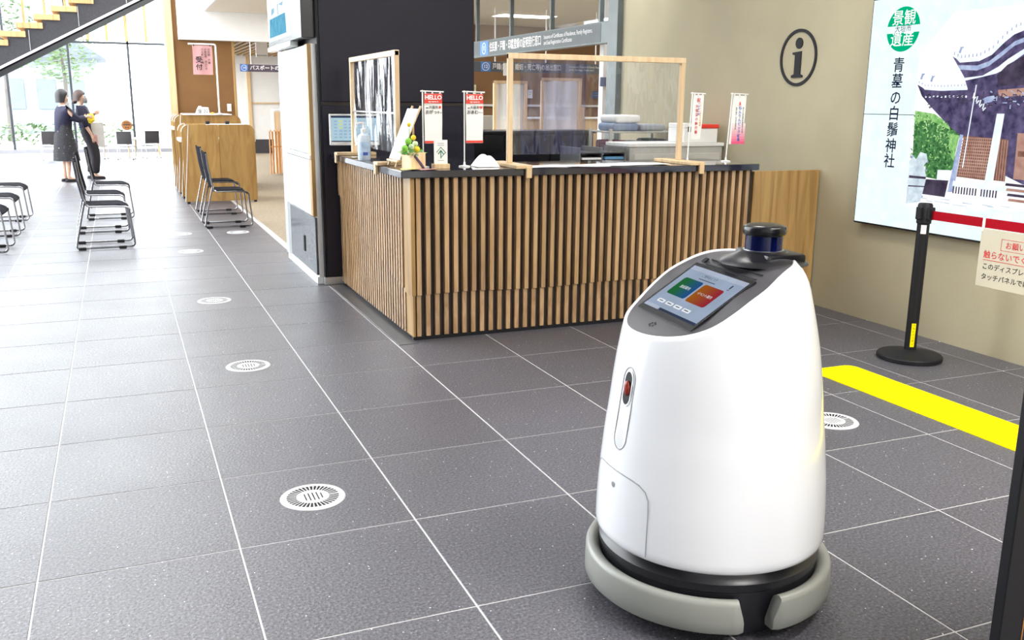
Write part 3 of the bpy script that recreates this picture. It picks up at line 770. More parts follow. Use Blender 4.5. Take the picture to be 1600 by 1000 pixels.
for k in range(4): flat('pill_button', [(scr_round(.12+.165*k, .255+.165*k, .17, .235, .004, .0048), 0)], [UIW])
flat('status_bar', [(scr_round(.0, 1.0, .90, .985, .002, .0046), 0)], [emit('ui_pale', (.58, .66, .82), .7)])
flat('navigation_bar', [(scr_round(.30, 1.0, .04, .085, .001, .0047), 0)], [UIK])
flat('navigation_bar', [(scr_round(.0, .28, .04, .10, .001, .0047), 0)], [emit('ui_pale', (.58, .66, .82), .7)])
text('lettering', '施設案内', .014, UIW, scn, scr(.28, .55), e1, e2, .0052)
text('lettering', 'イベント案内', .013, UIW, scn, scr(.66, .54), e1, e2, .0052)
text('lettering', 'ご用件をどうぞ', .012, UIK, scn, scr(.44, .845), e1, e2, .0052)
flat('title_line', [(scr_round(.30, .60, .775, .787, .001, .0048), 0)], [UIK])
for k in range(4): flat('pill_text', [(scr_round(.15+.165*k, .225+.165*k, .195, .21, .001, .0052), 0)], [UIK])
flat('microphone_icon', [(scr_round(.84, .862, .78, .86, .003, .0048), 0), (scr_round(.83, .872, .755, .765, .001, .0048), 0)], [UIK])
# camera slot above the screen, round mark on the chin
m = MB(); quad_box(m, .0, .06, 1.10, 1.19, -.001, .0035); m.build('camera_slot', BLACKG, dpn, smooth=False)
m = MB(); quad_box(m, .09, .98, 1.09, 1.105, -.003, .0005); quad_box(m, .09, .98, 1.20, 1.212, -.006, .0005); m.build('slot_line', BLACKM, dpn, smooth=False)
m = MB()
for k in range(6):
    a = 2*pi*k/6; c = Vector((.213+.008*cos(a), .004+.011*sin(a), 0)); c.z = SU(c.x)-.0015
    m.add([c+Vector((.0035*cos(t), .0035*sin(t), -.002*cos(t))) for t in [2*pi*q/6 for q in range(6)]], [(0, 1, 2, 3, 4, 5)])
lg = m.build('chin_mark', BLACKG, dpn, smooth=False); lg['kind'] = 'stuff'
# neck and lidar
nk = MB().lathe([(.128, 1.000), (.118, 1.010), (.100, 1.0155), (.083, 1.024), (.070, 1.032), (.064, 1.036), (0, 1.036)], 40, cx=-.13)
nk.build('neck', ROBK, rb, ang=50)
MB().bbox(-.215, -.09, -.088, .088, 1.000, 1.032, .008, seg=2).build('rear_housing', ROBK, rb)
MB().lathe([(.058, 1.034), (.058, 1.037), (0, 1.037)], 40, cx=-.13).build('ring', ALU, rb)
MB().lathe([(.0525, 1.037), (.0525, 1.079), (0, 1.079)], 44, cx=-.13).build('lidar_window', LIDARG, rb)
MB().lathe([(.050, 1.077), (.0575, 1.079), (.0605, 1.0835), (.061, 1.094), (.0598, 1.101), (.055, 1.1055), (.045, 1.108), (.02, 1.110), (0, 1.1105)], 44, cx=-.13).build('lidar_cap', BLACKG, rb, ang=60)
# base and bumpers
MB().lathe([(.285, .012), (.300, .018), (.312, .05), (.318, .12), (.316, .15), (.322, .155), (.324, .178), (.312, .19), (.306, .21), (0, .21)], 64).build('base', ROBK, rb)
for a in (-35, 35, 180):
    MB().lathe([(0, -.014), (.030, -.014), (.032, -.010), (.032, .010), (.030, .014), (0, .014)], 20, axis='x', cx=.2*cos(radians(a)), cy=.2*sin(radians(a)), cz=.032).build('wheel', RUBBER, rb)
def bumper(a0, a1):
    m = MB(); n = 60; sec = []
    for i in range(n+1):
        a = a0+(a1-a0)*i/n
        e = min(a-a0, a1-a)*.357
        t = min(1, e/.035); zt = .148-.050*(1-math.sqrt(max(0, 1-(1-t)**2)))
        ins = .008*(1-min(1, e/.012)); ca, sa = cos(radians(a)), sin(radians(a))
        for r, z in ((.318, .050), (.356-ins, .050), (.3635-ins, .058), (.364-ins, .085), (.3625-ins, zt-.014), (.358-ins, zt-.005), (.350-ins, zt), (.338, zt-.002), (.326, zt-.010), (.316, zt-.030)):
            sec.append((r*ca, r*sa, z))
    k = 10
    m.add(sec, [(i*k+j, i*k+(j+1) % k, (i+1)*k+(j+1) % k, (i+1)*k+j) for i in range(n) for j in range(k)]+[tuple(range(k)), tuple(n*k+j for j in range(k))])
    m.v = [(x, y, z) for x, y, z in m.v]
    return m
def deg_tube(m): return m
for a0, a1 in ((-77.5, 77.5), (91.5, 268.5)):
    m = bumper(a0, a1); m.build('bumper', ROBG, rb, ang=45)
# things on the front of the shell, following its surface
def SF(a, z, o=0.0):
    r = RZ(z)+o; return (r*cos(radians(a)), r*sin(radians(a)), z)
A0 = 6.0
def capsule(z0, z1, w, o, n=14):
    pts = []
    for k in range(n+1):
        t = pi*k/n; pts.append((w*cos(t), z1+w*1.25*sin(t)))
    for k in range(n+1):
        t = pi+pi*k/n; pts.append((w*cos(t), z0+w*1.25*sin(t)))
    return [SF(A0+math.degrees(x/.305)+(z-.6)*6, z, o) for x, z in pts]
MB().tube(capsule(.528, .690, .030, .0002), .0014, 6, closed=True).build('speaker_seam', SEAM, sh)
ov = capsule(.645, .693, .0225, .0022); ov2 = capsule(.645, .693, .018, .0026)
m = MB(); n = len(ov); m.add(ov+ov2, [(i, (i+1) % n, n+(i+1) % n, n+i) for i in range(n)]); m.build('button_rim', ROBW, sh)
MB().poly3(capsule(.645, .693, .0185, .0016)).build('button_recess', BLACKM, sh)
c = SF(A0+.4, .668, .002)
MB().sphere(c, .013, 14, 8, sx=.7, sy=1.0, sz=1.75).build('red_button', M('red_button', (.30, .03, .02), .35, var=.05), sh)
m = MB()
for i in range(7):
    for j in range(11):
        x = (i-3)*.0052; z = .517+(j-5)*.0058+(i % 2)*.003
        if (x/.018)**2+((z-.517)/.034)**2 < 1:
            cc = Vector(SF(A0-.5+math.degrees(x/.315), z, .0006)); tt = Vector((-sin(radians(A0)), cos(radians(A0)), 0))
            m.add([cc+tt*(.0013*cos(q))+Vector((0, 0, .0013*sin(q))) for q in [2*pi*w/6 for w in range(6)]], [(0, 1, 2, 3, 4, 5)])
sp = m.build('speaker_holes', SEAM, sh, smooth=False); sp['kind'] = 'stuff'
def door_side(s): return [(A0-2+s*d, z) for d, z in ((0, .429), (8, .428), (15, .425), (20, .419), (24, .406), (26, .385), (26.5, .352), (26.5, .222))]
path = [SF(a, z, .0003) for a, z in reversed(door_side(-1))]+[SF(a, z, .0003) for a, z in door_side(1)[1:]]
MB().tube(path, .0018, 6).build('door_seam', SEAM, sh)
m = MB(); c = Vector(SF(A0-1, .385, .0016)); nn = Vector((cos(radians(A0)), sin(radians(A0)), 0)); tt = Vector((-nn.y, nn.x, 0))
m.add([c+tt*(.0085*cos(q))+Vector((0, 0, .0085*sin(q))) for q in [2*pi*w/18 for w in range(18)]], [tuple(range(18))])
m.build('screw_cap', SEAM, sh, smooth=False)

# ================================================================== CHAIRS
def arc(c, r, a0, a1, n=5): return [(c[0]+r*cos(radians(a0+(a1-a0)*k/n)), c[1]+r*sin(radians(a0+(a1-a0)*k/n))) for k in range(n+1)]
def make_chair(seat_m, back_m, frame_m):
    t = root('stacking_chair', 'chair', 'chair', (0, 0, 0), 0.0)
    for s in (-1, 1):
        y = s*.225
        p = [(-.25, .016), (.19, .016)]+arc((.225, .056), .040, -90, -6)+[(.262, .10), (.238, .36)]+arc((.198, .372), .040, 10, 95)+[(.10, .418), (-.12, .420), (-.150, .44), (-.162, .50), (-.192, .66), (-.212, .85)]
        m = MB().tube([(x, y, z) for x, z in p], .0095, 8)
        m.tube([(-.25, y, .016), (-.262, y, .035), (-.245, y, .12), (-.160, y*.985, .47)], .0095, 8)
        o = m.build('side_frame', frame_m, t); o['kind'] = 'part'; del o['kind']
        for x in (-.215, .150):
            MB().bbox(x-.035, x+.035, y-.0135, y+.0135, 0, .0275, .005).build('foot_pad', RUBBER, t)
    m = MB()
    for x, z in ((-.10, .412), (.16, .410)): m.tube([(x, -.225, z), (x, .225, z)], .008, 6)
    cb_ = m.build('cross_tubes', frame_m, t)
    def seat(u, v):
        x = -.145+u*.395; y = (v-.5)*.43
        z = .436-.012*(1-(2*v-1)**2)*(1-u*.6)
        if u > .72: z -= .055*((u-.72)/.28)**2
        return (x, y, z)
    m = MB(); m.grid(seat, 14, 8); m.grid(lambda u, v: tuple(Vector(seat(u, v))-Vector((0.004*u, 0, .014))), 14, 8)
    n = 9
    rimi = [i*n for i in range(15)]+[14*n+j for j in range(1, n)]+[i*n+n-1 for i in range(13, -1, -1)]+[j for j in range(n-2, 0, -1)]
    m.add([], []); base = 15*9
    m.f += [(rimi[i], rimi[(i+1) % len(rimi)], base+rimi[(i+1) % len(rimi)], base+rimi[i]) for i in range(len(rimi))]; m.m += [0]*len(rimi)
    m.build('seat', seat_m, t, ang=50)
    def back(u, v):
        z = .465+u*.40; x = interp(z, [(.40, -.150), (.46, -.155), (.50, -.162), (.66, -.192), (.87, -.215)]); yy = (v-.5)*.445
        return (x-.024*(1-(2*v-1)**2)+.012, yy, z)
    m = MB(); m.grid(back, 12, 8); m.grid(lambda u, v: tuple(Vector(back(u, v))-Vector((.013, 0, 0))), 12, 8)
    rimi = [i*n for i in range(13)]+[12*n+j for j in range(1, n)]+[i*n+n-1 for i in range(11, -1, -1)]+[j for j in range(n-2, 0, -1)]
    base = 13*9
    m.f += [(rimi[i], rimi[(i+1) % len(rimi)], base+rimi[(i+1) % len(rimi)], base+rimi[i]) for i in range(len(rimi))]; m.m += [0]*len(rimi)
    m.build('backrest', back_m, t, ang=50)
    return t
chair = make_chair(MESHK, MESHK, CHROME)
G1 = 'black stacking chairs waiting in the hall'
spots = [(-.195, 10.14, 2, 'black mesh chair with chrome sled frame, nearest of the middle row'), (-.225, 11.36, 0, 'black mesh chair with chrome sled frame, second in the middle row'), (-.155, 12.63, 0, 'black mesh chair with chrome sled frame, rearmost of the middle row'),
         (-1.30, 10.16, -2, 'black chair cut by left picture edge, nearest of the left row'), (-1.30, 11.36, -1, 'black chair cut by left picture edge, second of the left row'), (-1.32, 12.75, -1, 'black chair cut by left picture edge, rearmost of the left row'),
         (1.11, 11.38, 0, 'black chrome chair in front of the maple writing desk, nearer one'), (1.15, 12.70, 2, 'black chrome chair just before the maple writing desk, farther one')]
for i, (x, y, a, lb) in enumerate(spots):
    o = chair if i == 0 else copy_tree(chair)
    o.location = (x, y, 0); o.rotation_euler = (0, 0, radians(a)); o['label'] = lb; o['group'] = G1

# ================================================================== FLOOR FITTINGS
def make_vent():
    t = root('floor_vent', 'vent', 'vent', (0, 0, 0), 0.0)
    MB().lathe([(0, .0008), (.112, .0008), (.112, .001), (0, .001)], 40).build('well', BLACKM, t)
    m = MB(); N = 112; rad_ = [.050, .060, .096, .1165]
    for j in range(3):
        for k in range(N):
            if j == 1 and (k % 3) in (1, 2): continue
            a, b = 2*pi*k/N, 2*pi*(k+1)/N; r0, r1 = rad_[j], rad_[j+1]
            m.add([(r*cos(q), r*sin(q), .004) for r, q in ((r0, a), (r1, a), (r1, b), (r0, b))], [(0, 1, 2, 3)])
    for k in range(N):
        a, b = 2*pi*k/N, 2*pi*(k+1)/N
        m.add([(.1165*cos(a), .1165*sin(a), .004), (.1165*cos(b), .1165*sin(b), .004), (.120*cos(b), .120*sin(b), .0005), (.120*cos(a), .120*sin(a), .0005)], [(0, 1, 2, 3)])
    m.build('grille', VENTW, t, smooth=False)
    m = MB(); g = 20; st = .1/g
    for i in range(g):
        for j in range(g):
            x, y = -.05+(i+.5)*st, -.05+(j+.5)*st
            if x*x+y*y > .0505**2: continue
            hole = (i % 3 == 1) and abs(y) < .75*math.sqrt(max(0, .048**2-x*x)) and abs(x) < .04
            if hole: continue
            m.add([(x-st/2, y-st/2, .004), (x+st/2, y-st/2, .004), (x+st/2, y+st/2, .004), (x-st/2, y+st/2, .004)], [(0, 1, 2, 3)])
    m.build('centre_grille', VENTW, t, smooth=False)
    return t
vent = make_vent()
for i, (x, y, lb) in enumerate([(.565, 3.264, 'round white slotted floor vent, nearest of the row in the hall'), (.569, 5.161, 'round white floor vent, second from the front in the row'), (.562, 7.028, 'round white floor vent, third from the front in the row'),
                                (.568, 9.489, 'round white floor vent, fourth in the row, level with the chairs'), (.552, 10.784, 'round white floor vent, farthest of the row on bright floor'), (1.159, 10.738, 'round white floor vent beneath the chairs by the writing desk'), (2.98, 3.241, 'round white floor vent half hidden behind the white robot')]):
    o = vent if i == 0 else copy_tree(vent)
    o.location = (x, y, 0); o['label'] = lb; o['group'] = 'round floor vents'
ys = root('tactile_strip', 'bright yellow tactile paving strip on the dark floor near the display', 'tactile strip', (3.59, 3.8, 0))
for k in range(12):
    y1 = 3.965-k*.30
    m = MB()
    if k == 0: m.prism([(3.445, y1-.298), (3.742, y1-.298), (3.742, y1-.05), (3.725, y1-.012), (3.70, y1), (3.445, y1)], 0, .005)
    else: m.bbox(3.445, 3.742, y1-.2995, y1, 0, .005, .001)
    m.build('tile', YELLOW, ys, smooth=False)

# ================================================================== STANCHION WITH BELT AND HANGING NOTICE
stn = root('belt_stanchion', 'black belt stanchion with red belt in front of the video wall', 'stanchion', (4.178, 3.965, 0))
SX, SY = 4.178, 3.965
MB().lathe([(0, 0), (.176, 0), (.181, .004), (.181, .022), (.176, .028), (.10, .044), (.045, .052), (.036, .056), (0, .056)], 48, cx=SX, cy=SY).build('base', BLACKM, stn)
MB().lathe([(.0335, .05), (.0335, .80), (0, .80)], 28, cx=SX, cy=SY).build('pole', BLACKM, stn)
hd2 = MB().lathe([(.036, .79), (.040, .795), (.040, .895), (.034, .905), (0, .908)], 28, cx=SX, cy=SY).bbox(SX-.022, SX+.022, SY-.056, SY-.03, .815, .885, .004).bbox(SX-.05, SX-.03, SY-.02, SY+.02, .815, .885, .004).build('head', BLACKM, stn)
def pole_patch(name, a0, a1, z0, z1, mat):
    m = MB(); n = 8
    m.add([(SX+.0342*cos(radians(a0+(a1-a0)*k/n)), SY+.0342*sin(radians(a0+(a1-a0)*k/n)), z) for k in range(n+1) for z in (z0, z1)], [(2*k, 2*k+2, 2*k+3, 2*k+1) for k in range(n)])
    return m.build(name, mat, stn)
pole_patch('white_sticker', 205, 255, .735, .785, PAPER)
pole_patch('yellow_sticker', 218, 258, .075, .215, YELLOW)
for k in range(7):
    a = radians(238); text('lettering', 'ベルトパーティ'[k], .016, TXTK, stn, (SX+.0346*cos(a), SY+.0346*sin(a), .203-.0185*k), (-sin(a), cos(a), 0), ZP, .0006)
BX = 4.20
m = MB(); m.box(SX-.001, SX+.001, 1.5, SY-.05, .818, .868); m.build('belt', REDB, stn, smooth=False)
MB().lathe([(0, 0), (.176, 0), (.181, .022), (.10, .044), (.0335, .05), (.0335, .80), (.040, .80), (.040, .9), (0, .908)], 32, cx=SX, cy=1.45).build('far_post', BLACKM, stn)
nt_ = root('hanging_notice', 'white paper notice with red heading hanging from the red belt', 'notice', (4.17, 3.35, .66))
MB().bbox(4.168, 4.1735, 3.135, 3.565, .510, .816, .001).build('sheet', M('cream_paper', (.56, .52, .42), .7, var=.02), nt_)
MB().bbox(4.165, 4.184, 3.555, 3.563, .800, .872, .001).build('clip', PAPER, nt_)
NX = 4.168
text('lettering', 'お願い', .040, TXTR, nt_, (NX, 3.35, .742), YN, ZP, bold=.01)
m = MB()
for a, b, c, d in ((3.435, 3.265, .772, .774), (3.435, 3.265, .714, .716), (3.435, 3.433, .714, .774), (3.267, 3.265, .714, .774)): m.box(NX-.0012, NX-.0005, min(a, b), max(a, b), c, d)
m.build('heading_box', TXTR, nt_, smooth=False)
text('lettering', '触らないでください', .044, TXTR, nt_, (NX, 3.535, .680), YN, ZP, bold=.012, align='LEFT')
MB().box(NX-.0012, NX-.0005, 3.16, 3.535, .652, .655).build('underline', TXTR, nt_, smooth=False)
text('lettering', 'このディスプレイは', .036, TXTK, nt_, (NX, 3.535, .618), YN, ZP, bold=.008, align='LEFT')
text('lettering', 'タッチパネルではありません', .036, TXTK, nt_, (NX, 3.535, .563), YN, ZP, bold=.008, align='LEFT')

# black board at the right picture edge
bb = root('black_board', 'tall black board with a thin orange line at the right picture edge', 'board', (1.83, 1.33, 0))
MB().bbox(1.752, 2.6, 1.318, 1.345, .0, 1.75, .003).build('panel', BLACKM, bb)
MB().box(1.822, 1.825, 1.3165, 1.318, .02, 1.72).build('orange_line', M('orange_line', (.36, .16, .04), .5), bb)
for x in (1.85, 2.45): MB().bbox(x-.03, x+.03, 1.345, 1.60, 0, .03, .004).build('foot', BLACKM, bb)

# ================================================================== STAIRCASE (far left, rises to the right)
st = root('staircase', 'dark steel staircase with thick wooden treads rising to the right', 'staircase', (-1.0, 20.6, 1.8))
SLP = (3.29-1.877)/(.756+1.906)
def sz(x): return 1.975+(x+1.906)*SLP
nst = 17; run = .30; xs0 = -2.92
saw = [(-3.6, sz(-3.6)+.02), (2.6, sz(2.6)+.02)]
topl = []
for k in range(17):
    x = xs0+k*run
    zt = sz(x)+.46
    topl += [(x, zt-.16), (x, zt)]
topl.append((2.6, topl[-1][1])); topl.insert(0, (-3.6, topl[0][1]))
m = MB(); m.prism(saw+topl[::-1], 20.0, 20.06, 'xz'); m.build('stringer', STEEL, st)
m = MB(); m.prism(saw+topl[::-1], 21.44, 21.5, 'xz'); m.build('stringer', STEEL, st)
m = MB(); m.prism([(-3.6, sz(-3.6)-.025), (2.6, sz(2.6)-.025), (2.6, sz(2.6)+.022), (-3.6, sz(-3.6)+.022)], 19.97, 20.0, 'xz'); m.build('light_edge', WHITEP, st)
m = MB(); m.prism([(-3.6, sz(-3.6)-.06), (2.6, sz(2.6)-.06), (2.6, sz(2.6)+.02), (-3.6, sz(-3.6)+.02)], 20.0, 21.5, 'xz'); m.build('soffit', M('soffit_dark', (.007, .006, .009), .7, spec=.1), st)
for k in range(17):
    x = xs0+k*run; zt = sz(x)+.46
    MB().bbox(x-.14, x+run+.005, 19.96, 21.5, zt, zt+.105, .006).build('tread', wood('tread_wood', (.40, .24, .10), (.56, .37, .17)) if 'tread_wood' not in MATS else MATS['tread_wood'], st)
for x in (-2.35, -1.36, -.50, .36, 1.2):
    MB().box(x-.006, x+.006, 19.985, 20.0, sz(x)+.04, sz(x)+.40).build('joint', ALU, st)
MB().prism([(-2.3, sz(-2.3)+.2), (2.4, sz(2.4)+.2), (2.4, sz(2.4)+1.4), (-2.3, sz(-2.3)+1.4)], 21.52, 21.535, 'xz').build('glass_balustrade', GLASSW, st)

# ================================================================== WRITING DESKS
def desk_panel(t, y, zt, split):
    w = 1.0
    def half(x0, x1, rl, rr):
        pts = []; r = .10
        pts += [(x0, .03), (x1, .03)]
        if rr: pts += [(x1-r+r*cos(radians(a)), zt-r+r*sin(radians(a))) for a in (0, 22, 45, 67, 90)]
        else: pts.append((x1, zt))
        if rl: pts += [(x0+r+r*cos(radians(a)), zt-r+r*sin(radians(a))) for a in (90, 112, 135, 157, 180)]
        else: pts.append((x0, zt))
        return pts
    for h in ((half(.822, 1.317, True, False), half(1.325, 1.815, False, True)) if split else (half(.822, 1.815, True, True),)):
        MB().prism(h, y, y+.03, 'xz').build('panel', DESKW, t, smooth=False)
    pts = half(.822, 1.815, True, True)
    m = MB(); off_ = [(x+(-.002 if x < 1.3 else .002), z) for x, z in pts if x < 1.3]
    m.tube([(x, y+.002, z) for x, z in off_[::-1]], .0055, 6); m.build('white_edge', WHITEP, t)
    for x in (.86, 1.78): MB().box(x-.02, x+.02, y+.002, y+.028, 0, .031).build('foot', BLACKM, t)
wd = root('writing_desk', 'front maple writing desk with rounded panels just behind the two chairs', 'desk', (1.31, 14.0, 0), group='writing desks')
desk_panel(wd, 13.96, 1.10, True); desk_panel(wd, 14.75, 1.10, False)
MB().bbox(.80, 1.83, 13.99, 14.75, .86, .90, .003).build('shelf', WHITEP, wd)
MB().bbox(1.20, 1.70, 14.02, 14.5, 1.075, 1.10, .003).build('top_tray', WHITEP, wd)
wd2 = root('writing_desk', 'rear maple writing desk with taller panels against the brown column', 'desk', (1.31, 15.5, 0), group='writing desks')
for y in (15.5, 16.05, 16.6): desk_panel(wd2, y, 1.205, False)
MB().bbox(.80, 1.83, 15.53, 16.6, .98, 1.02, .003).build('shelf', WHITEP, wd2)
MB().bbox(.98, 1.68, 15.48, 16.5, 1.206, 1.222, .003).build('top_tray', WHITEP, wd2)
dc = root('desk_calendar', 'white calendar board with a date on the rear writing desk', 'calendar', (1.24, 15.6, 1.222))
MB().prism([(1.145, 1.222), (1.36, 1.222), (1.345, 1.325), (1.25, 1.33), (1.235, 1.345), (1.20, 1.345), (1.175, 1.30)], 15.60, 15.615, 'xz').build('board', PAPER, dc)
MB().bbox(1.16, 1.35, 15.615, 15.66, 1.222, 1.235, .003).build('stand', PAPER, dc)
text('lettering', '金 22', .07, TXTK, dc, (1.26, 15.60, 1.262), XP, ZP, bold=.01)
hs = root('cushion', 'small yellow cushion beside the calendar on the rear desk', 'cushion', (1.40, 15.55, 1.222))
MB().sphere((1.395, 15.55, 1.236), .014, 12, 8, sx=2.6, sy=2.0).build('pad', M('mustard_cloth', (.62, .36, .06), .8), hs)
for i, (x, lb) in enumerate(((1.20, 'dark pen holder on the front writing desk, left of the seam'), (1.47, 'dark pen holder on the front writing desk, right of the seam'))):
    ph = root('pen_holder', lb, 'pen holder', (x, 14.2, 1.10))
    MB().lathe([(.03, 1.10), (.034, 1.14), (.030, 1.14), (.028, 1.105), (0, 1.105)], 16, cx=x, cy=14.2).build('cup', BLACKM, ph)
    for k in range(3): MB().tube([(x-.01+.01*k, 14.2, 1.106), (x-.03+.03*k, 14.205, 1.165)], .005, 6).build('pen', M('pen_brown', (.16, .07, .05), .5), ph)
bp_ = root('banner_stand', 'slim white pole carrying a pink reception banner above the desks', 'banner', (1.50, 15.55, 1.222))
MB().tube([(1.50, 15.52, 1.222), (1.50, 15.52, 2.245), (1.492, 15.52, 2.262), (1.47, 15.52, 2.268), (1.10, 15.52, 2.268)], .013, 8).build('pole', WHITEP, bp_)
MB().lathe([(0, 1.222), (.06, 1.222), (.06, 1.232), (.015, 1.24), (0, 1.24)], 20, cx=1.50, cy=15.52).build('base', WHITEP, bp_)
bn_ = MB()
bn_.grid(lambda u, v: (1.155+.29*u+.004*sin(v*5), 15.51+.006*sin(u*9+v*2), 2.245-.43*v), 10, 12)
bn_.build('cloth', PINKP, bp_)
for x in (1.18, 1.42): MB().tube([(x, 15.515, 2.268), (x, 15.512, 2.235)], .006, 6).build('clip', BLACKM, bp_)
def column(body, x, z, size, mat, t, y=15.5, bold=.01, step=1.08):
    for k, ch in enumerate(body):
        if ch != ' ': text('lettering', ch, size, mat, t, (x, y, z-k*size*step), XP, ZP, bold=bold)
column('受付', 1.243, 2.03, .10, TXTK, bp_, bold=.014)
column('住民票 戸籍', 1.395, 2.185, .036, TXTK, bp_)
column('印鑑証明 個人番号', 1.345, 2.185, .033, TXTK, bp_)
column('パスポート等', 1.295, 2.185, .036, TXTK, bp_)
sw = root('wall_switch', 'small cream switch plate on the brown column', 'switch', (1.80, 16.89, 1.315))
MB().bbox(1.765, 1.835, 16.885, 16.90, 1.25, 1.375, .003).build('plate', PAPER, sw)
MB().bbox(1.785, 1.815, 16.880, 16.886, 1.29, 1.335, .002).build('rocker', M('switch_cream', (.62, .66, .55), .5), sw)

# signs and things beyond the carpet
s14 = root('hanging_sign', 'dark hanging sign with number 14 above the carpeted area', 'sign', (2.85, 20, 2.07))
MB().bbox(2.385, 3.75, 20.0, 20.03, 2.00, 2.145, .003).build('board', M('sign_brownish', (.075, .062, .085), .5), s14)
MB().box(2.392, 2.535, 19.998, 20.0, 2.005, 2.14).build('number_square', SIGNB, s14)
ring_text('14', (2.463, 19.998, 2.072), XP, ZP, .058, s14)
text('lettering', 'パスポートの窓口', .098, TXTW, s14, (2.575, 20.0, 2.072), XP, ZP, bold=.012, align='LEFT')
for x in (2.6, 3.5): MB().tube([(x, 20.015, 2.14), (x, 20.015, 2.80)], .008, 6).build('rod', WHITEP, s14)
hw = root('hanging_sign', 'blank white hanging sign panel below the wooden louvres', 'sign', (2.55, 18, 2.35))
MB().bbox(2.44, 2.65, 18.0, 18.03, 2.20, 2.50, .003).build('board', PAPER, hw)
for x in (2.5, 2.6): MB().tube([(x, 18.015, 2.5), (x, 18.015, 2.62)], .006, 6).build('rod', WHITEP, hw)
for k in range(6): MB().box(2.46+k*.03, 2.48+k*.03, 17.998, 18.0, 2.222, 2.242).build('print_mark', M('grey_lettering', (.3, .3, .35), .6), hw, smooth=False)
ps = root('pedestal_sign', 'dark pedestal with blue number panel at the carpet edge', 'sign', (3.15, 19.4, 0))
MB().bbox(3.085, 3.40, 19.30, 19.6, 0, .78, .004).build('pedestal', BLACKM, ps)
MB().bbox(3.085, 3.40, 19.29, 19.6, .78, 1.20, .004).build('blue_panel', SIGNB, ps)
ring_text('14', (3.24, 19.29, 1.0), XP, ZP, .11, ps)
cbx = root('reception_box', 'orange wooden box beside the dark pedestal', 'box', (2.98, 19.5, 0))
MB().bbox(2.90, 3.08, 19.35, 19.7, .80, 1.22, .004).build('box', PINE, cbx)
MB().bbox(2.93, 3.05, 19.4, 19.65, 0, .80, .004).build('leg', PINE, cbx)
MB().bbox(2.90, 3.14, 19.36, 19.66, 1.22, 1.27, .006).build('tray', PAPER, cbx)
rk = root('folding_rack', 'folded orange wooden rack leaning before the dark pedestal', 'rack', (2.9, 19.0, 0))
for k in range(5):
    x = 2.76+k*.06
    MB().tube([(x, 19.05, .02), (x, 19.05, .83), (x+.025, 19.05, .87), (x+.05, 19.05, .83), (x+.05, 19.05, .02)], .013, 6).build('frame', M('orange_wood', (.62, .28, .09), .5), rk)
MB().tube([(2.75, 19.05, .55), (3.06, 19.05, .55)], .012, 6).build('crossbar', MATS['orange_wood'], rk)
ws = struct(MB().bbox(2.2, 4.85, 27.0, 27.06, .38, 2.86, .004).build('wall_blinds', WHITEP))
MB().bbox(2.2, 4.85, 26.98, 27.05, .0, .38, .004).build('dado', M('dark_dado', (.05, .045, .05), .6), ws)
for x in (3.42, 4.35): MB().bbox(x-.05, x+.05, 26.95, 27.0, .38, 2.6, .004).build('frame', WOODL, ws)
MB().bbox(3.47, 4.30, 26.96, 27.0, 1.34, 1.38, .003).build('frame', WOODL, ws)
MB().bbox(4.28, 4.34, 26.94, 27.0, .38, 2.6, .003).build('mullion', M('purple_grey_metal', (.12, .11, .22), .5), ws)

# far seats and tables by the window
def far_table(x, y, lb):
    t = root('cafe_table', lb, 'table', (x, y, 0), group='tables by the window')
    MB().bbox(x-.35, x+.35, y-.35, y+.35, .42, .45, .006).build('tabletop', WHITEP, t)
    for a in (-1, 1):
        for b in (-1, 1): MB().tube([(x+.28*a, y+.28*b, .42), (x+.30*a, y+.30*b, 0)], .018, 6).build('leg', WOODL, t)
far_table(-.05, 26.3, 'white table with wooden legs behind the two standing people')
far_table(.70, 26.9, 'white table with wooden legs left of the wooden post')
SEATW = M('pale_seat', (.78, .78, .80), .5); BACKG = M('taupe_back', (.055, .05, .052), .7, var=.15, scale=60)
fc = make_chair(SEATW, BACKG, WHITEP)
for i, (x, y, a, lb) in enumerate([(-1.53, 25.3, 100, 'dark backed white framed chair by the window, left of the people'), (.17, 25.0, 80, 'dark backed white framed chair below the orange sticker'), (.76, 25.5, 105, 'dark backed white framed chair nearest the wooden post'), (-.46, 25.4, 75, 'dark backed white framed chair just right of the people')]):
    o = fc if i == 0 else copy_tree(fc)
    o.location = (x, y, 0); o.rotation_euler = (0, 0, radians(a)); o.scale = (.78, .78, .78); o['label'] = lb; o['group'] = 'white framed chairs by the window'
os_ = root('round_sticker', 'round orange sticker on the window glass', 'sticker', (.26, 28.37, .74))
MB().lathe([(0, -.003), (.14, -.003), (.14, .003), (0, .003)], 32, axis='y', cx=.26, cy=28.36, cz=.735).build('disc', M('sticker_orange', (.26, .095, .018), .5), os_)
for x0, x1, z0, z1 in ((.17, .35, .735, .765), (.20, .32, .79, .81), (.215, .25, .66, .69), (.275, .31, .66, .69)): MB().box(x0, x1, 28.354, 28.357, z0, z1).build('print_mark', TXTK, os_, smooth=False)

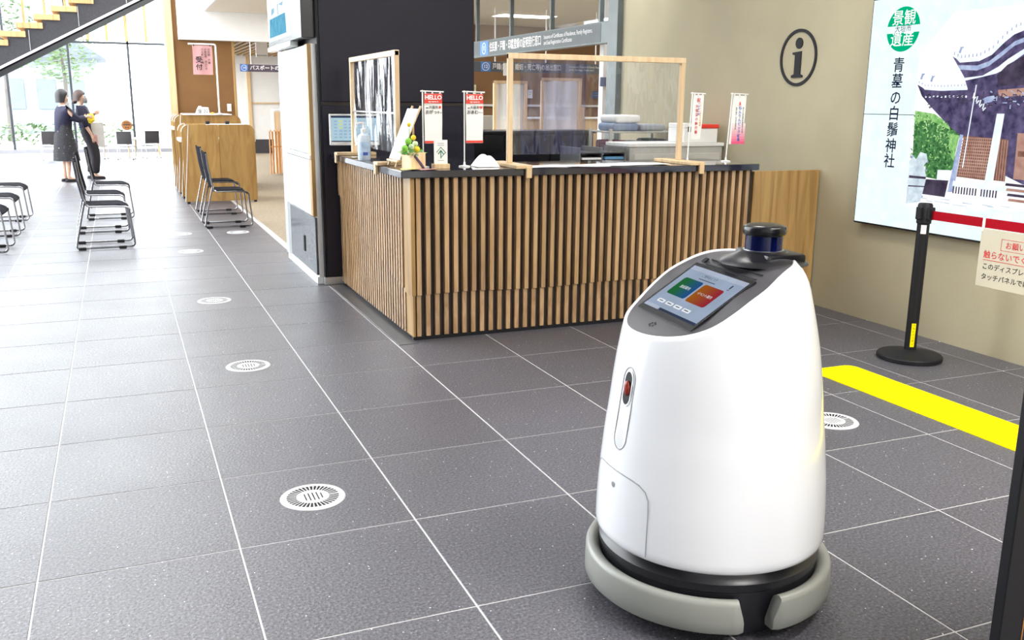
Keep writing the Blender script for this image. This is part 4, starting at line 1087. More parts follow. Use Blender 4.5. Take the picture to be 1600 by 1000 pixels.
# outside: pale street seen through the panes
gnd = struct(MB().box(-30, 30, 28.6, 70, -.2, -.02).build('ground_outside', M('pale_paving', (.7, .7, .68), .9)))
hedge = MB(); random.seed(3)
for k in range(900):
    x = -5.5+random.random()*6; y = 31+random.random()*1.2; z = .1+random.random()*.6
    a = random.random()*6; d = Vector((cos(a), sin(a), random.uniform(-.4, .8)))*.10; e = Vector((-sin(a), cos(a), random.uniform(-.3, .3)))*.05
    p = Vector((x, y, z)); hedge.add([p-d, p+e, p+d, p-e], [(0, 1, 2, 3)])
ho = hedge.build('hedge', TREE, None, smooth=False); ho['kind'] = 'stuff'; ho['label'] = 'low green hedge outside the window'
def tree(x, y, h, lb):
    t = root('street_tree', lb, 'tree', (x, y, 0))
    MB().tube([(x, y, 0), (x+.05, y, h*.5), (x-.05, y, h*.8)], .08, 8, rs=[.10, .07, .03]).build('trunk', M('bark', (.12, .105, .095), .9), t)
    m = MB()
    for k in range(700):
        v = Vector((random.gauss(0, 1), random.gauss(0, 1), random.gauss(0, 1))).normalized()*(random.random()**.4)
        p = Vector((x+v.x*1.3, y+v.y*1.3, h*.72+v.z*h*.28)); a = random.random()*6
        d = Vector((cos(a), sin(a), random.uniform(-.5, .5)))*.13; e = Vector((-sin(a), cos(a), random.uniform(-.5, .5)))*.06
        m.add([p-d, p+e, p+d, p-e], [(0, 1, 2, 3)])
    c = m.build('crown', TREE, t, smooth=False); c['kind'] = 'stuff'
tree(-3.3, 36, 5.0, 'leafy street tree outside the far left window')
tree(-1.7, 40, 4.4, 'leafy street tree outside behind the standing people')
hb = root('street_house', 'pale blue house with sloped roof across the street', 'house', (-1.8, 46, 0))
PB = M('pale_blue_wall', (.19, .21, .225), .8)
MB().box(-4.6, -.6, 45, 50, 0, 3.2).build('wall', PB, hb)
MB().prism([(-5.0, 3.1), (-.2, 3.1), (-2.4, 4.6)], 44.6, 50.2, 'xz').build('roof', M('roof_blue', (.10, .115, .14), .7), hb)
for x in (-3.8, -2.6, -1.5): MB().bbox(x-.35, x+.35, 44.95, 45.02, 1.0, 2.2, .01).build('window', M('window_blue', (.13, .155, .18), .5), hb)

# ================================================================== PEOPLE
def skin_mesh(name, J, E, mat, parent, sub=1):
    names = list(J); ix = {n: i for i, n in enumerate(names)}
    me = bpy.data.meshes.new('s'); me.from_pydata([J[n][0] for n in names], [(ix[a], ix[b]) for a, b in E], [])
    o = bpy.data.objects.new('s', me); COL.objects.link(o)
    mod = o.modifiers.new('k', 'SKIN'); mod.use_smooth_shade = True
    for i, n in enumerate(names):
        r = J[n][1]; r = r if isinstance(r, tuple) else (r, r)
        me.skin_vertices[0].data[i].radius = r; me.skin_vertices[0].data[i].use_root = (i == 0)
    s = o.modifiers.new('s', 'SUBSURF'); s.levels = sub; s.render_levels = sub
    ev = bpy.data.meshes.new_from_object(o.evaluated_get(bpy.context.evaluated_depsgraph_get()))
    bpy.data.objects.remove(o); ev.materials.clear(); ev.materials.append(mat); ev.shade_smooth(); ev.name = name
    r = bpy.data.objects.new(name, ev); COL.objects.link(r); r.parent = parent
    return r
def hand(J, E, key, wrist, d, side, curl=.5):
    """palm plus five unequal fingers growing from the wrist; d = hand direction, side = thumb direction"""
    d = Vector(d).normalized(); sd = Vector(side).normalized(); dn = d.cross(sd).normalized(); w = Vector(wrist)
    palm = w+d*.05
    J[key+'_palm'] = (palm[:], (.026, .015)); E.append((key+'_wrist', key+'_palm'))
    for i, (o, ln) in enumerate(((-.024, .052), (-.008, .066), (.008, .072), (.024, .066))):
        b = palm+d*.035-sd*o; m_ = b+d*ln*.55-dn*.01*curl; t = m_+d*ln*.35*(1-curl*.5)-dn*ln*.5*curl
        J[f'{key}_f{i}a'] = (b[:], .0092); J[f'{key}_f{i}b'] = (m_[:], .0082); J[f'{key}_f{i}c'] = (t[:], .0068)
        E += [(key+'_palm', f'{key}_f{i}a'), (f'{key}_f{i}a', f'{key}_f{i}b'), (f'{key}_f{i}b', f'{key}_f{i}c')]
    tb = w+d*.028+sd*.030; tt = tb+d*.030+sd*.018-dn*.012
    J[key+'_t0'] = (tb[:], .010); J[key+'_t1'] = (tt[:], .008)
    E += [(key+'_palm', key+'_t0'), (key+'_t0', key+'_t1')]
def body(t, P, legs=True):
    J = {'pelvis': (P['pelvis'], (.135, .105)), 'waist': (P['waist'], (.10, .075)), 'chest': (P['chest'], (.115, .085)), 'neckb': (P['neckb'], .052), 'neck': (P['neck'], .045)}
    E = [('pelvis', 'waist'), ('waist', 'chest'), ('chest', 'neckb'), ('neckb', 'neck')]
    h = Vector(P['head'])
    J['jaw'] = ((h+Vector((.015, 0, -.05)))[:], (.062, .068)); J['skull'] = ((h+Vector((-.005, 0, .035)))[:], (.078, .092)); J['crown'] = ((h+Vector((-.01, 0, .10)))[:], (.045, .05))
    E += [('neck', 'jaw'), ('jaw', 'skull'), ('skull', 'crown')]
    for s in 'lr':
        sg = 1 if s == 'l' else -1
        J[s+'sh'] = (P[s+'sh'], .042); J[s+'el'] = (P[s+'el'], .037); J[s+'_wrist'] = (P[s+'wr'], .025)
        E += [('chest', s+'sh'), (s+'sh', s+'el'), (s+'el', s+'_wrist')]
        hand(J, E, s, P[s+'wr'], P[s+'hd'], P[s+'th'], P.get('curl', .6))
        J[s+'hip'] = (P[s+'hip'], .088); J[s+'kn'] = (P[s+'kn'], .056); J[s+'calf'] = (P[s+'calf'], .050); J[s+'an'] = (P[s+'an'], .034); J[s+'to'] = (P[s+'to'], (.036, .022))
        E += [('pelvis', s+'hip'), (s+'hip', s+'kn'), (s+'kn', s+'calf'), (s+'calf', s+'an'), (s+'an', s+'to')]
    return skin_mesh('body', J, E, SKIN, t)
def clothes(t, P, name, mat, segs, grow=.016):
    grow += .016
    J = {}; E = []
    for a, b in segs:
        for q in (a, b):
            if q not in J: J[q] = P['_'+q] if '_'+q in P else None
        E.append((a, b))
    J = {k: (v[0], tuple(x+grow for x in v[1])) for k, v in J.items()}
    return skin_mesh(name, J, E, mat, t)
def face(t, h, mask, turn=0):
    h = Vector(h)
    for s in (-1, 1):
        MB().sphere(h+Vector((.082, s*.031, .028)), .009, 8, 6, sx=.5).build('eye', TXTK, t)
        MB().sphere(h+Vector((-.005, s*.079, .015)), .022, 8, 6, sx=.7, sy=.35, sz=1.3).build('ear', SKIN, t)
    MB().sphere(h+Vector((.095, 0, .0)), .014, 8, 6, sz=1.5).build('nose', SKIN, t)
    m = MB()
    m.grid(lambda u, v: (h.x+.018+.088*cos((u-.5)*2.4)+.012*sin(v*pi), h.y+.078*sin((u-.5)*2.4), h.z+.005-.088*v), 12, 8)
    m.build('face_mask', mask, t)
def hair(t, h, mat, bob):
    c = h+Vector((-.012, 0, .030))
    def f(u, v):
        az = (u-.5)*2*pi; fr = max(0.0, cos(az)); pm = radians(138)-fr**.55*radians(80)
        th = v*pm; rx, ry, rz_ = .112, .098, .122
        z = rz_*cos(th)
        if th > radians(90): z = -(th-radians(90))*bob
        q = sin(min(th, radians(90)))
        return (c.x+rx*q*cos(az), c.y+ry*q*sin(az), c.z+z)
    m = MB(); m.grid(f, 28, 14)
    return m
# woman in navy cardigan and speckled skirt
p1 = root('person', 'person in navy cardigan and black speckled skirt, back half turned', 'person', (-.87, 18.45, 0), radians(22))
P = dict(pelvis=(0, 0, .84), waist=(0, 0, 1.0), chest=(.01, 0, 1.17), neckb=(.015, 0, 1.31), neck=(.02, 0, 1.36), head=(.04, 0, 1.455),
         lsh=(.02, .165, 1.255), rsh=(.03, -.165, 1.255), lel=(.20, .20, 1.09), rel=(.19, -.19, 1.07), lwr=(.37, .06, 1.12), rwr=(.38, -.07, 1.13), lhd=(1, -.2, .05), rhd=(1, .15, .0), lth=(0, -.2, 1), rth=(0, .2, 1),
         lhip=(0, .085, .80), rhip=(0, -.085, .80), lkn=(.03, .09, .45), rkn=(.02, -.09, .45), lcalf=(.0, .09, .30), rcalf=(-.005, -.09, .30), lan=(-.02, .09, .075), ran=(-.02, -.09, .075), lto=(.11, .10, .025), rto=(.11, -.10, .025))
body(p1, P)
P.update({'_pelvis': ((0, 0, .70), (.165, .125)), '_waist': ((0, 0, 1.0), (.135, .10)), '_chest': ((.01, 0, 1.17), (.145, .11)), '_neckb': ((.015, 0, 1.285), (.06, .06)),
          '_lsh': (P['lsh'], (.068, .068)), '_rsh': (P['rsh'], (.068, .068)), '_lel': (P['lel'], (.045, .045)), '_rel': (P['rel'], (.045, .045)), '_lw': ((.345, .085, 1.115), (.034, .034)), '_rw': ((.355, -.09, 1.12), (.034, .034))})
clothes(p1, P, 'cardigan', NAVY, [('pelvis', 'waist'), ('waist', 'chest'), ('chest', 'neckb'), ('chest', 'lsh'), ('lsh', 'lel'), ('lel', 'lw'), ('chest', 'rsh'), ('rsh', 'rel'), ('rel', 'rw')], .006)
m = MB().loft([(0, 0, .99, .118, .142), (0, 0, .88, .135, .16), (0, 0, .80, .155, .18), (.0, 0, .65, .175, .195), (.005, 0, .50, .20, .215), (.01, 0, .37, .215, .23)], n=40)
m.v = [(x*(1+.035*sin(9*math.atan2(y, x))*(1.1-z)), y*(1+.035*sin(9*math.atan2(y, x))*(1.1-z)), z) for x, y, z in m.v]
SKIRT = M('speckled_skirt', (.02, .02, .025), .85, var=.3, scale=30)
r_ = [n for n in SKIRT.node_tree.nodes if n.type == 'VALTORGB'][0]; e_ = r_.color_ramp.elements.new(.72); e_.color = (.45, .45, .47, 1); r_.color_ramp.elements[1].position = .68
m.build('skirt', SKIRT, p1, ang=60)
m = MB().tube([(.055*cos(a)+.02, .07*sin(a), 1.315+.012*cos(a)) for a in [2*pi*k/16 for k in range(16)]], .013, 6, closed=True); m.build('collar', PAPER, p1)
h = Vector(P['head'])
m = hair(p1, h, HAIRK, .14)
m.build('hair', HAIRK, p1, ang=80)
face(p1, h, PAPER)
for s in ('l', 'r'):
    a = P[s+'an']; m = MB(); m.loft([(a[0]+.05, a[1]*1.05, .0, .115, .045), (a[0]+.05, a[1]*1.05, .03, .115, .046), (a[0]+.045, a[1]*1.05, .05, .10, .038)], n=18); m.build('shoe', BLACKM, p1)
# woman in dark top and trousers
p2 = root('person', 'person in dark top and black trousers with grey mask, seen in profile', 'person', (-.50, 18.98, 0), radians(-6))
P = dict(pelvis=(.02, 0, .82), waist=(-.03, 0, 1.0), chest=(-.06, 0, 1.16), neckb=(-.085, 0, 1.30), neck=(-.085, 0, 1.35), head=(-.07, 0, 1.445),
         lsh=(-.06, .16, 1.25), rsh=(-.05, -.16, 1.25), lel=(.03, .20, 1.03), rel=(.0, -.19, .98), lwr=(.13, .03, 1.17), rwr=(.09, -.17, .80), lhd=(.5, -.5, .2), rhd=(.3, 0, -1), lth=(.2, 0, 1), rth=(1, .2, .3),
         lhip=(.02, .085, .78), rhip=(.03, -.085, .78), lkn=(.06, .09, .45), rkn=(.12, -.09, .45), lcalf=(.03, .09, .30), rcalf=(.10, -.09, .30), lan=(-.02, .09, .075), ran=(.08, -.09, .075), lto=(.11, .10, .025), rto=(.21, -.10, .025))
body(p2, P)
for k, r in (('pelvis', .14), ('waist', .12), ('chest', .14)): P['_'+k] = (P[k], (r, r*.75))
P['_neckb'] = ((-.082, 0, 1.275), (.06, .06)); P['_pelvis'] = ((.015, 0, .74), (.14, .105))
for s in 'lr':
    P['_'+s+'sh'] = (P[s+'sh'], (.068, .068)); P['_'+s+'el'] = (P[s+'el'], (.045, .045))
    a, b = Vector(P[s+'el']), Vector(P[s+'wr']); P['_'+s+'w'] = ((a+(b-a)*.25)[:], (.042, .042))
    P['_'+s+'hip'] = (P[s+'hip'], (.095, .095)); P['_'+s+'kn'] = (P[s+'kn'], (.072, .072)); P['_'+s+'calf'] = (P[s+'calf'], (.068, .068)); P['_'+s+'an'] = ((P[s+'an'][0], P[s+'an'][1], .09), (.06, .06))
clothes(p2, P, 'top', NAVY, [('pelvis', 'waist'), ('waist', 'chest'), ('chest', 'neckb'), ('chest', 'lsh'), ('lsh', 'lel'), ('lel', 'lw'), ('chest', 'rsh'), ('rsh', 'rel'), ('rel', 'rw')], .008)
clothes(p2, P, 'trousers', M('black_trousers', (.018, .016, .022), .8, var=.2), [('waist', 'pelvis'), ('pelvis', 'lhip'), ('lhip', 'lkn'), ('lkn', 'lcalf'), ('lcalf', 'lan'), ('pelvis', 'rhip'), ('rhip', 'rkn'), ('rkn', 'rcalf'), ('rcalf', 'ran')], .004)
h = Vector(P['head'])
m = hair(p2, h, HAIRB, .09)
m.sphere((h.x-.10, h.y, h.z-.055), .045, 12, 8)
m.build('hair', HAIRB, p2, ang=80)
face(p2, h, M('grey_mask', (.20, .21, .21), .8))
for s in ('l', 'r'):
    a = P[s+'an']; m = MB(); m.loft([(a[0]+.05, a[1]*1.05, .0, .12, .045), (a[0]+.05, a[1]*1.05, .03, .12, .046), (a[0]+.045, a[1]*1.05, .055, .10, .040)], n=18); m.build('shoe', BLACKM, p2)
yp = root('yellow_pouch', 'crumpled yellow pouch held between the two people', 'pouch', (-.43, 18.62, 1.08))
m = MB().sphere((-.415, 18.66, 1.10), .075, 14, 10, sx=.9, sy=.6, sz=1.1); random.seed(5)
m.v = [(x+random.uniform(-.012, .012), y+random.uniform(-.012, .012), z+random.uniform(-.012, .012)) for x, y, z in m.v]
m.build('bag', M('yellow_plastic', (.95, .72, .02), .5), yp)
pr = root('paper_bundle', 'grey folder with pink papers in hand of the trousered person', 'papers', (-.40, 18.80, .72))
MB().bbox(-.43, -.22, 18.865, 18.885, .58, 1.02, .004).build('folder', M('grey_card', (.55, .55, .52), .7), pr)
MB().bbox(-.44, -.34, 18.852, 18.864, .62, .80, .003).build('sheet', PINKP, pr)

# ================================================================== THINGS ON THE COUNTER (top at z = 1.042)
CT = 1.0422
def screen_right(label):
    t = root('counter_screen', label, 'screen', (2.92, 5.55, CT), group='wood framed clear screens on the counter')
    for x in (2.29, 3.545): MB().bbox(x-.017, x+.017, 5.535, 5.565, CT+.022, 1.735, .003).build('post', PINE, t)
    MB().bbox(2.273, 3.562, 5.534, 5.566, 1.703, 1.738, .003).build('top_rail', PINE, t)
    for x in (2.29, 3.545):
        MB().bbox(x-.055, x+.055, 5.305, 5.78, CT, CT+.022, .003).bbox(x+.012, x+.05, 5.300, 5.322, .985, CT+.01, .003).build('clamp_foot', WOODL, t)
    MB().grid(lambda u, v: (2.31+1.218*u, 5.55+.006*sin(u*23+v*3)+.004*sin(v*11+u*5), 1.115+.588*v), 60, 24).build('film', FILM, t)
    MB().grid(lambda u, v: (2.36+.46*u, 5.543+.005*sin(u*11+v*2), 1.115+.588*v), 24, 16).build('loose_film', FILMB, t)
    return t
screen_right('wide wood framed clear screen on the front counter run')
ls = root('counter_screen', 'wood framed clear screen on the left wing of the counter', 'screen', (1.65, 6.5, CT), group='wood framed clear screens on the counter')
for y in (5.87, 7.09): MB().bbox(1.635, 1.665, y-.017, y+.017, CT+.022, 1.75, .003).build('post', PINE, ls)
MB().bbox(1.634, 1.666, 5.853, 7.107, 1.718, 1.753, .003).build('top_rail', PINE, ls)
for y in (5.87, 7.05): MB().bbox(1.500, 1.80, y-.05, y+.05, CT, CT+.022, .003).bbox(1.495, 1.514, y-.02, y+.02, .985, CT+.01, .003).build('clamp_foot', WOODL, ls)
MB().grid(lambda u, v: (1.65+.006*sin(u*23+v*3), 5.89+1.18*u, 1.115+.603*v), 50, 20).build('film', FILM, ls)
MB().bbox(1.644, 1.656, 5.89, 7.07, 1.36, 1.372, .002).build('cross_bar', ALU, ls)

mo = root('computer_monitor', 'white rimmed computer monitor showing a calendar behind the left screen', 'monitor', (1.685, 7.21, CT), radians(-6))
MB().bbox(-.19, .19, -.012, .012, .065, .300, .004).build('housing', WHITEP, mo)
MB().box(-.177, .177, -.0135, -.012, .092, .288).build('display', emit('monitor_pale_blue', (.52, .74, .86), .8), mo)
m = MB()
for i in range(9):
    for j in range(6):
        x = -.155+i*.037; z = .12+j*.024
        m.box(x, x+.024, -.0142, -.0135, z, z+.012, 1 if i in (1, 4) and j > 2 else 0)
m.box(-.177, .177, -.0142, -.0135, .272, .288, 2); m.box(-.177, .177, -.0142, -.0135, .092, .100, 2)
cg = m.build('calendar_grid', [emit('ui_lilac', (.40, .56, .74), .8), emit('ui_lime', (.70, .74, .25), .9), emit('ui_navy', (.05, .07, .14), .6)], mo, smooth=False); cg['kind'] = 'stuff'
MB().bbox(-.025, .025, -.005, .03, .0, .09, .004).build('neck', WHITEP, mo)
MB().bbox(-.10, .10, -.06, .08, 0, .012, .003).build('foot', WHITEP, mo)

bt = root('pump_bottle', 'clear pump bottle of hand sanitizer on the left counter wing', 'bottle', (1.565, 6.42, CT))
LIQ = M('bottle_blue_white', (.70, .80, .93), .12, var=.06, scale=14, coat=.4)
MB().lathe([(.040, CT), (.044, CT+.006), (.044, CT+.145), (.038, CT+.168), (.018, CT+.182), (.016, CT+.195), (0, CT+.195)], 28, cx=1.565, cy=6.42).build('body', LIQ, bt)
MB().lathe([(.020, CT+.19), (.020, CT+.212), (.008, CT+.215), (.007, CT+.24), (0, CT+.24)], 18, cx=1.565, cy=6.42).build('collar', WHITEP, bt)
MB().tube([(1.565, 6.42, CT+.236), (1.565, 6.42, CT+.25), (1.53, 6.40, CT+.252), (1.505, 6.385, CT+.243)], .008, 8).build('pump_head', WHITEP, bt)
MB().lathe([(.0446, CT+.03), (.0446, CT+.125)], 20, cx=1.565, cy=6.42, a0=radians(180), a1=radians(320)).build('label', M('label_blue', (.50, .64, .86), .5, var=.2, scale=30), bt)
MB().lathe([(.0450, CT+.035), (.0450, CT+.055)], 8, cx=1.565, cy=6.42, a0=radians(245), a1=radians(290)).build('label_mark', TXTB, bt)

ea = root('easel_board', 'tall white notice leaning on a small wooden easel', 'notice', (1.64, 5.77, CT))
bo, to_ = Vector((1.575, 0, CT+.048)), Vector((1.70, 0, CT+.352))
def eb(y, t, off=0): p = bo+(to_-bo)*t; n_ = Vector((to_.z-bo.z, 0, -(to_.x-bo.x))).normalized(); p = p-n_*off; return (p.x, y, p.z)
m = MB(); c = [eb(y, t, o) for o in (0, .006) for y, t in ((5.56, 0), (5.79, 0), (5.79, 1), (5.56, 1))]
m.add(c, [(0, 1, 2, 3), (7, 6, 5, 4), (0, 4, 5, 1), (1, 5, 6, 2), (2, 6, 7, 3), (3, 7, 4, 0)]); m.build('board', PAPER, ea, smooth=False)
m = MB()
for t_, y0, y1 in ((.90, 5.62, 5.70), (.82, 5.60, 5.64), (.76, 5.60, 5.75), (.70, 5.60, 5.75), (.64, 5.60, 5.75), (.58, 5.60, 5.73), (.22, 5.60, 5.75), (.16, 5.60, 5.70)):
    m.add([eb(y, q, .0067) for y, q in ((y0, t_), (y1, t_), (y1, t_+.014), (y0, t_+.014))], [(0, 1, 2, 3)])
lp_ = m.build('print_lines', M('pale_blue_print', (.35, .55, .80), .6), ea, smooth=False); lp_['kind'] = 'stuff'
for y in (5.59, 5.76):
    MB().tube([(1.555, y, CT+.006), (1.72, y, CT+.37)], .007, 6).build('leg', WOODL, ea)
MB().tube([(1.70, 5.68, CT+.006), (1.695, 5.68, CT+.33)], .007, 6).build('rear_leg', WOODL, ea)
MB().bbox(1.555, 1.60, 5.555, 5.80, CT+.034, CT+.046, .002).build('ledge', WOODL, ea)

fb = root('flower_box', 'square wooden box with yellow flowers and green leaves at the counter corner', 'planter', (1.64, 5.49, CT), radians(18))
W2 = .052; m = MB()
for x0, x1, y0, y1 in ((-W2, W2, -W2, -W2+.006), (-W2, W2, W2-.006, W2), (-W2, -W2+.006, -W2+.006, W2-.006), (W2-.006, W2, -W2+.006, W2-.006)): m.bbox(x0, x1, y0, y1, .0, .10, .0015)
m.box(-W2+.005, W2-.005, -W2+.005, W2-.005, .003, .07); m.build('box', WOODL, fb)
MB().tube([(-.030, -W2-.003, .085), (-.012, -W2-.004, .060), (.012, -W2-.004, .035), (.035, -W2-.004, .004)], .008, 6).build('ribbon', M('violet_ribbon', (.09, .06, .14), .5), fb)
GL = M('leaf_green', (.10, .33, .06), .5, var=.4, scale=30); GW = M('variegated_leaf', (.55, .68, .42), .5, var=.45, scale=60)
random.seed(12)
for k in range(26):
    a = random.random()*6.28; r = random.uniform(.01, .05); b = Vector((-.02+r*cos(a), -.01+r*sin(a), .085)); d = Vector((cos(a)*.8-.35, sin(a)*.8-.25, random.uniform(.1, 1.1))).normalized(); sd = d.orthogonal().normalized()
    ln = random.uniform(.045, .075); w = .013
    m = MB().add([b, b+d*ln*.4+sd*w, b+d*ln-Vector((0, 0, .008)), b+d*ln*.4-sd*w, b+d*ln*.45+d.cross(sd)*.004], [(0, 1, 4), (1, 2, 4), (2, 3, 4), (3, 0, 4)])
    m.build('leaf', GL if k % 2 else GW, fb, ang=80)
YF = M('craspedia_yellow', (.90, .62, .03), .8, var=.2, scale=120); GF = M('green_pompon', (.22, .52, .06), .8, var=.3, scale=120)
for x, y, z, r, mt in ((-.03, .0, .262, .013, YF), (.015, .02, .185, .016, YF), (-.012, -.055, .120, .018, YF), (-.05, -.02, .165, .021, GF), (-.075, -.02, .125, .021, GF), (-.045, -.045, .135, .017, GW), (.0, -.02, .150, .017, GW)):
    MB().tube([(-.02, -.01, .075), (x*.7-.005, y*.7, (z+.075)/2), (x, y, z)], .0022, 5).build('stem', GL, fb)
    MB().sphere((x, y, z), r, 12, 8).build('blossom', mt, fb)

cd = root('logo_card', 'white card with a green arrow diamond logo on a wooden foot', 'card', (1.80, 5.47, CT))
MB().bbox(1.755, 1.855, 5.44, 5.50, CT, CT+.030, .002).build('foot', WOODL, cd)
MB().bbox(1.762, 1.848, 5.466, 5.470, CT+.022, CT+.172, .001).build('card', PAPER, cd)
GRN = M('logo_green', (.02, .20, .11), .5)
def stroke(t, pts, y, w, mat, name='logo'):
    m = MB()
    for (a, b), (c, d) in zip(pts[:-1], pts[1:]):
        v = Vector((c-a, d-b)).normalized(); n_ = Vector((-v.y, v.x))*w; e = v*w*.6
        m.add([(a-e.x+n_.x, y, b-e.y+n_.y), (a-e.x-n_.x, y, b-e.y-n_.y), (c+e.x-n_.x, y, d+e.y-n_.y), (c+e.x+n_.x, y, d+e.y+n_.y)], [(0, 1, 2, 3)])
    return m.build(name, mat, t, smooth=False)
cx_, cz_ = 1.805, CT+.095
stroke(cd, [(cx_-.026, cz_+.004), (cx_, cz_+.034), (cx_+.030, cz_+.002), (cx_+.002, cz_-.026)], 5.4655, .0022, GRN)
stroke(cd, [(cx_, cz_-.032), (cx_, cz_+.012)], 5.4653, .003, GRN)
stroke(cd, [(cx_-.016, cz_-.006), (cx_, cz_+.014), (cx_+.016, cz_-.006)], 5.4651, .003, GRN)
for z in (CT+.150, CT+.139, CT+.048): MB().box(1.785, 1.825, 5.4652, 5.4658, z, z+.003).build('print_line', M('grey_lettering', (.3, .3, .35), .6), cd, smooth=False)

def mini_flag(name, label, x, y, z1, w, h, pole_h, tilt=0, cloth=PAPER):
    t = root(name, label, 'mini flag', (x, y, CT), group='mini flags on the counter')
    MB().lathe([(0, CT), (.036, CT), (.036, CT+.006), (.008, CT+.010), (.006, CT+.03), (0, CT+.03)], 24, cx=x, cy=y).build('base', WHITEP, t)
    MB().tube([(x, y, CT+.005), (x+tilt*.3, y, z1+.006)], .0042, 8).build('pole', WHITEP, t)
    MB().tube([(x+tilt*.3-.012, y, z1), (x+tilt*.3+w+.022, y, z1-.004)], .0042, 8).build('crossbar', WHITEP, t)
    def fl(u, v): return (x+tilt*.3*(1-v*.8)+.010+w*u, y-.002+.003*sin(v*6+u*2), z1-.014-h*v)
    MB().grid(fl, 8, 16).build('cloth', cloth, t)
    for q in (.012, w*.5, w-.008): MB().tube([(x+tilt*.3+q+.006, y, z1-.001), (x+tilt*.3+q+.006, y-.001, z1-.020)], .005, 6).build('loop', WHITEP, t)
    return t, (x+tilt*.3+.010, y-.0065, z1-.014)
HDR = M('flag_red', (.78, .05, .03), .6)
f1, (fx, fy, fz) = mini_flag('mini_flag', 'white mini flag with red HELLO header behind the flower box', 1.735, 5.60, 1.502, .114, .300, .3)
f2, (gx, gy, gz) = mini_flag('mini_flag', 'white mini flag with red HELLO header and red heart', 2.005, 5.60, 1.502, .114, .300, .3)
for t, x, y, z, name_, mark in ((f1, fx, fy, fz, 'おがっきぃ', '✽'), (f2, gx, gy, gz, 'おあむちゃん', '♥')):
    MB().box(x, x+.114, y+.0008, y+.0016, z-.058, z-.001).build('header', HDR, t, smooth=False)
    text('lettering', 'HELLO', .036, TXTW, t, (x+.057, y, z-.024), XP, ZP, bold=.035)
    text('lettering', 'my name is', .014, TXTW, t, (x+.057, y, z-.048), XP, ZP, bold=.02)
    MB().box(x+.010, x+.024, y-.0004, y, z-.088, z-.083).build('print_line', TXTK, t, smooth=False)
    text('lettering', '大垣市', .020, TXTK, t, (x+.057, y, z-.083), XP, ZP, bold=.02)
    text('lettering', name_[:3], .025, TXTK, t, (x+.006, y, z-.112), XP, ZP, bold=.02, align='LEFT')
    text('lettering', name_[3:], .017 if len(name_) == 5 else .0105, TXTK, t, (x+.080, y, z-.113), XP, ZP, bold=.02, align='LEFT')
    if mark == '♥':
        hp = [(.016*sin(q)**3, .001*(13*cos(q)-5*cos(2*q)-2*cos(3*q)-cos(4*q))*.95) for q in [2*pi*k/28 for k in range(28)]]
        MB().poly3([(x+.099+a*.7, y-.0008, z-.081+b*.7) for a, b in hp]).build('heart', HDR, t, smooth=False)
    else:
        sp_ = [((.012 if k % 2 == 0 else .0065)*cos(pi*k/6), (.012 if k % 2 == 0 else .0065)*sin(pi*k/6)) for k in range(12)]
        MB().poly3([(x+.099+a*.9, y-.0008, z-.081+b*.9) for a, b in sp_]).build('flower_mark', HDR, t, smooth=False)
    MB().box(x, x+.114, y+.0008, y+.0016, z-.298, z-.284).build('footer', HDR, t, smooth=False)
f3, (x, y, z) = mini_flag('mini_flag', 'white mini flag with vertical red lettering right of the wide screen', 3.665, 5.62, 1.512, .085, .300, .41, .05)
for body_, dx, sz_, mt, zz_ in (('祝', .052, .030, TXTR, -.035), ('大垣祭の軕行事', .040, .024, TXTR, -.075), ('ユネスコ無形文化遺産', .070, .0135, TXTO, -.055), ('一周年の夏', .056, .014, TXTB, -.060)):
    for k, ch in enumerate(body_): text('lettering', ch, sz_, mt, f3, (x+dx-.012, y, z+zz_-k*sz_*1.22), XP, ZP, bold=.02)
f4, (x, y, z) = mini_flag('mini_flag', 'white and pink mini flag with blue lettering at the counter end', 3.985, 5.62, 1.512, .112, .335, .41, .08)
pk = MB(); 
for k in range(8): pk.box(x, x+.112, y+.0009, y+.0015, z-.334+k*.018, z-.316+k*.018, k)
pk.build('pink_foot', [M('flag_pink%d' % k, tuple(a+(b-a)*k/8 for a, b in zip((.80, .10, .22), (.88, .82, .84))), .6) for k in range(8)], f4, smooth=False)
for body_, dx, sz_, mt, zz_ in (('ねんりんピック岐阜', .058, .026, TXTB, -.085), ('第三十三回全国健康福祉祭ぎふ大会', .086, .0105, TXTK, -.085), ('清流に輝け ひろがれ長寿の輪', .028, .0105, TXTK, -.085)):
    for k, ch in enumerate(body_):
        if ch != ' ': text('lettering', ch, sz_, mt, f4, (x+dx, y, z+zz_-k*sz_*1.06), XP, ZP, bold=.02)
rg = [(.0, .0), (.012, .014), (.004, .004), (.006, -.018), (.012, -.03), (.0, -.016), (-.012, -.03), (-.006, -.018), (-.004, .004), (-.012, .014)]
MB().poly3([(x+.056+a, y-.0004, z-.045+b) for a, b in rg]).build('star_mark', HDR, f4, smooth=False)
cl_ = root('white_cloth', 'crumpled white cloth lying between the mini flags and the wide screen', 'cloth', (2.07, 5.58, CT))
m = MB(); random.seed(8)
m.grid(lambda u, v: (2.06+.15*u, 5.50+.15*v, CT+.002+.062*sin(pi*u)**.6*sin(pi*v)**.6*(1+.35*sin(u*13+v*7))), 18, 16); m.build('cloth', PAPER, cl_, ang=80)
random.seed(4)
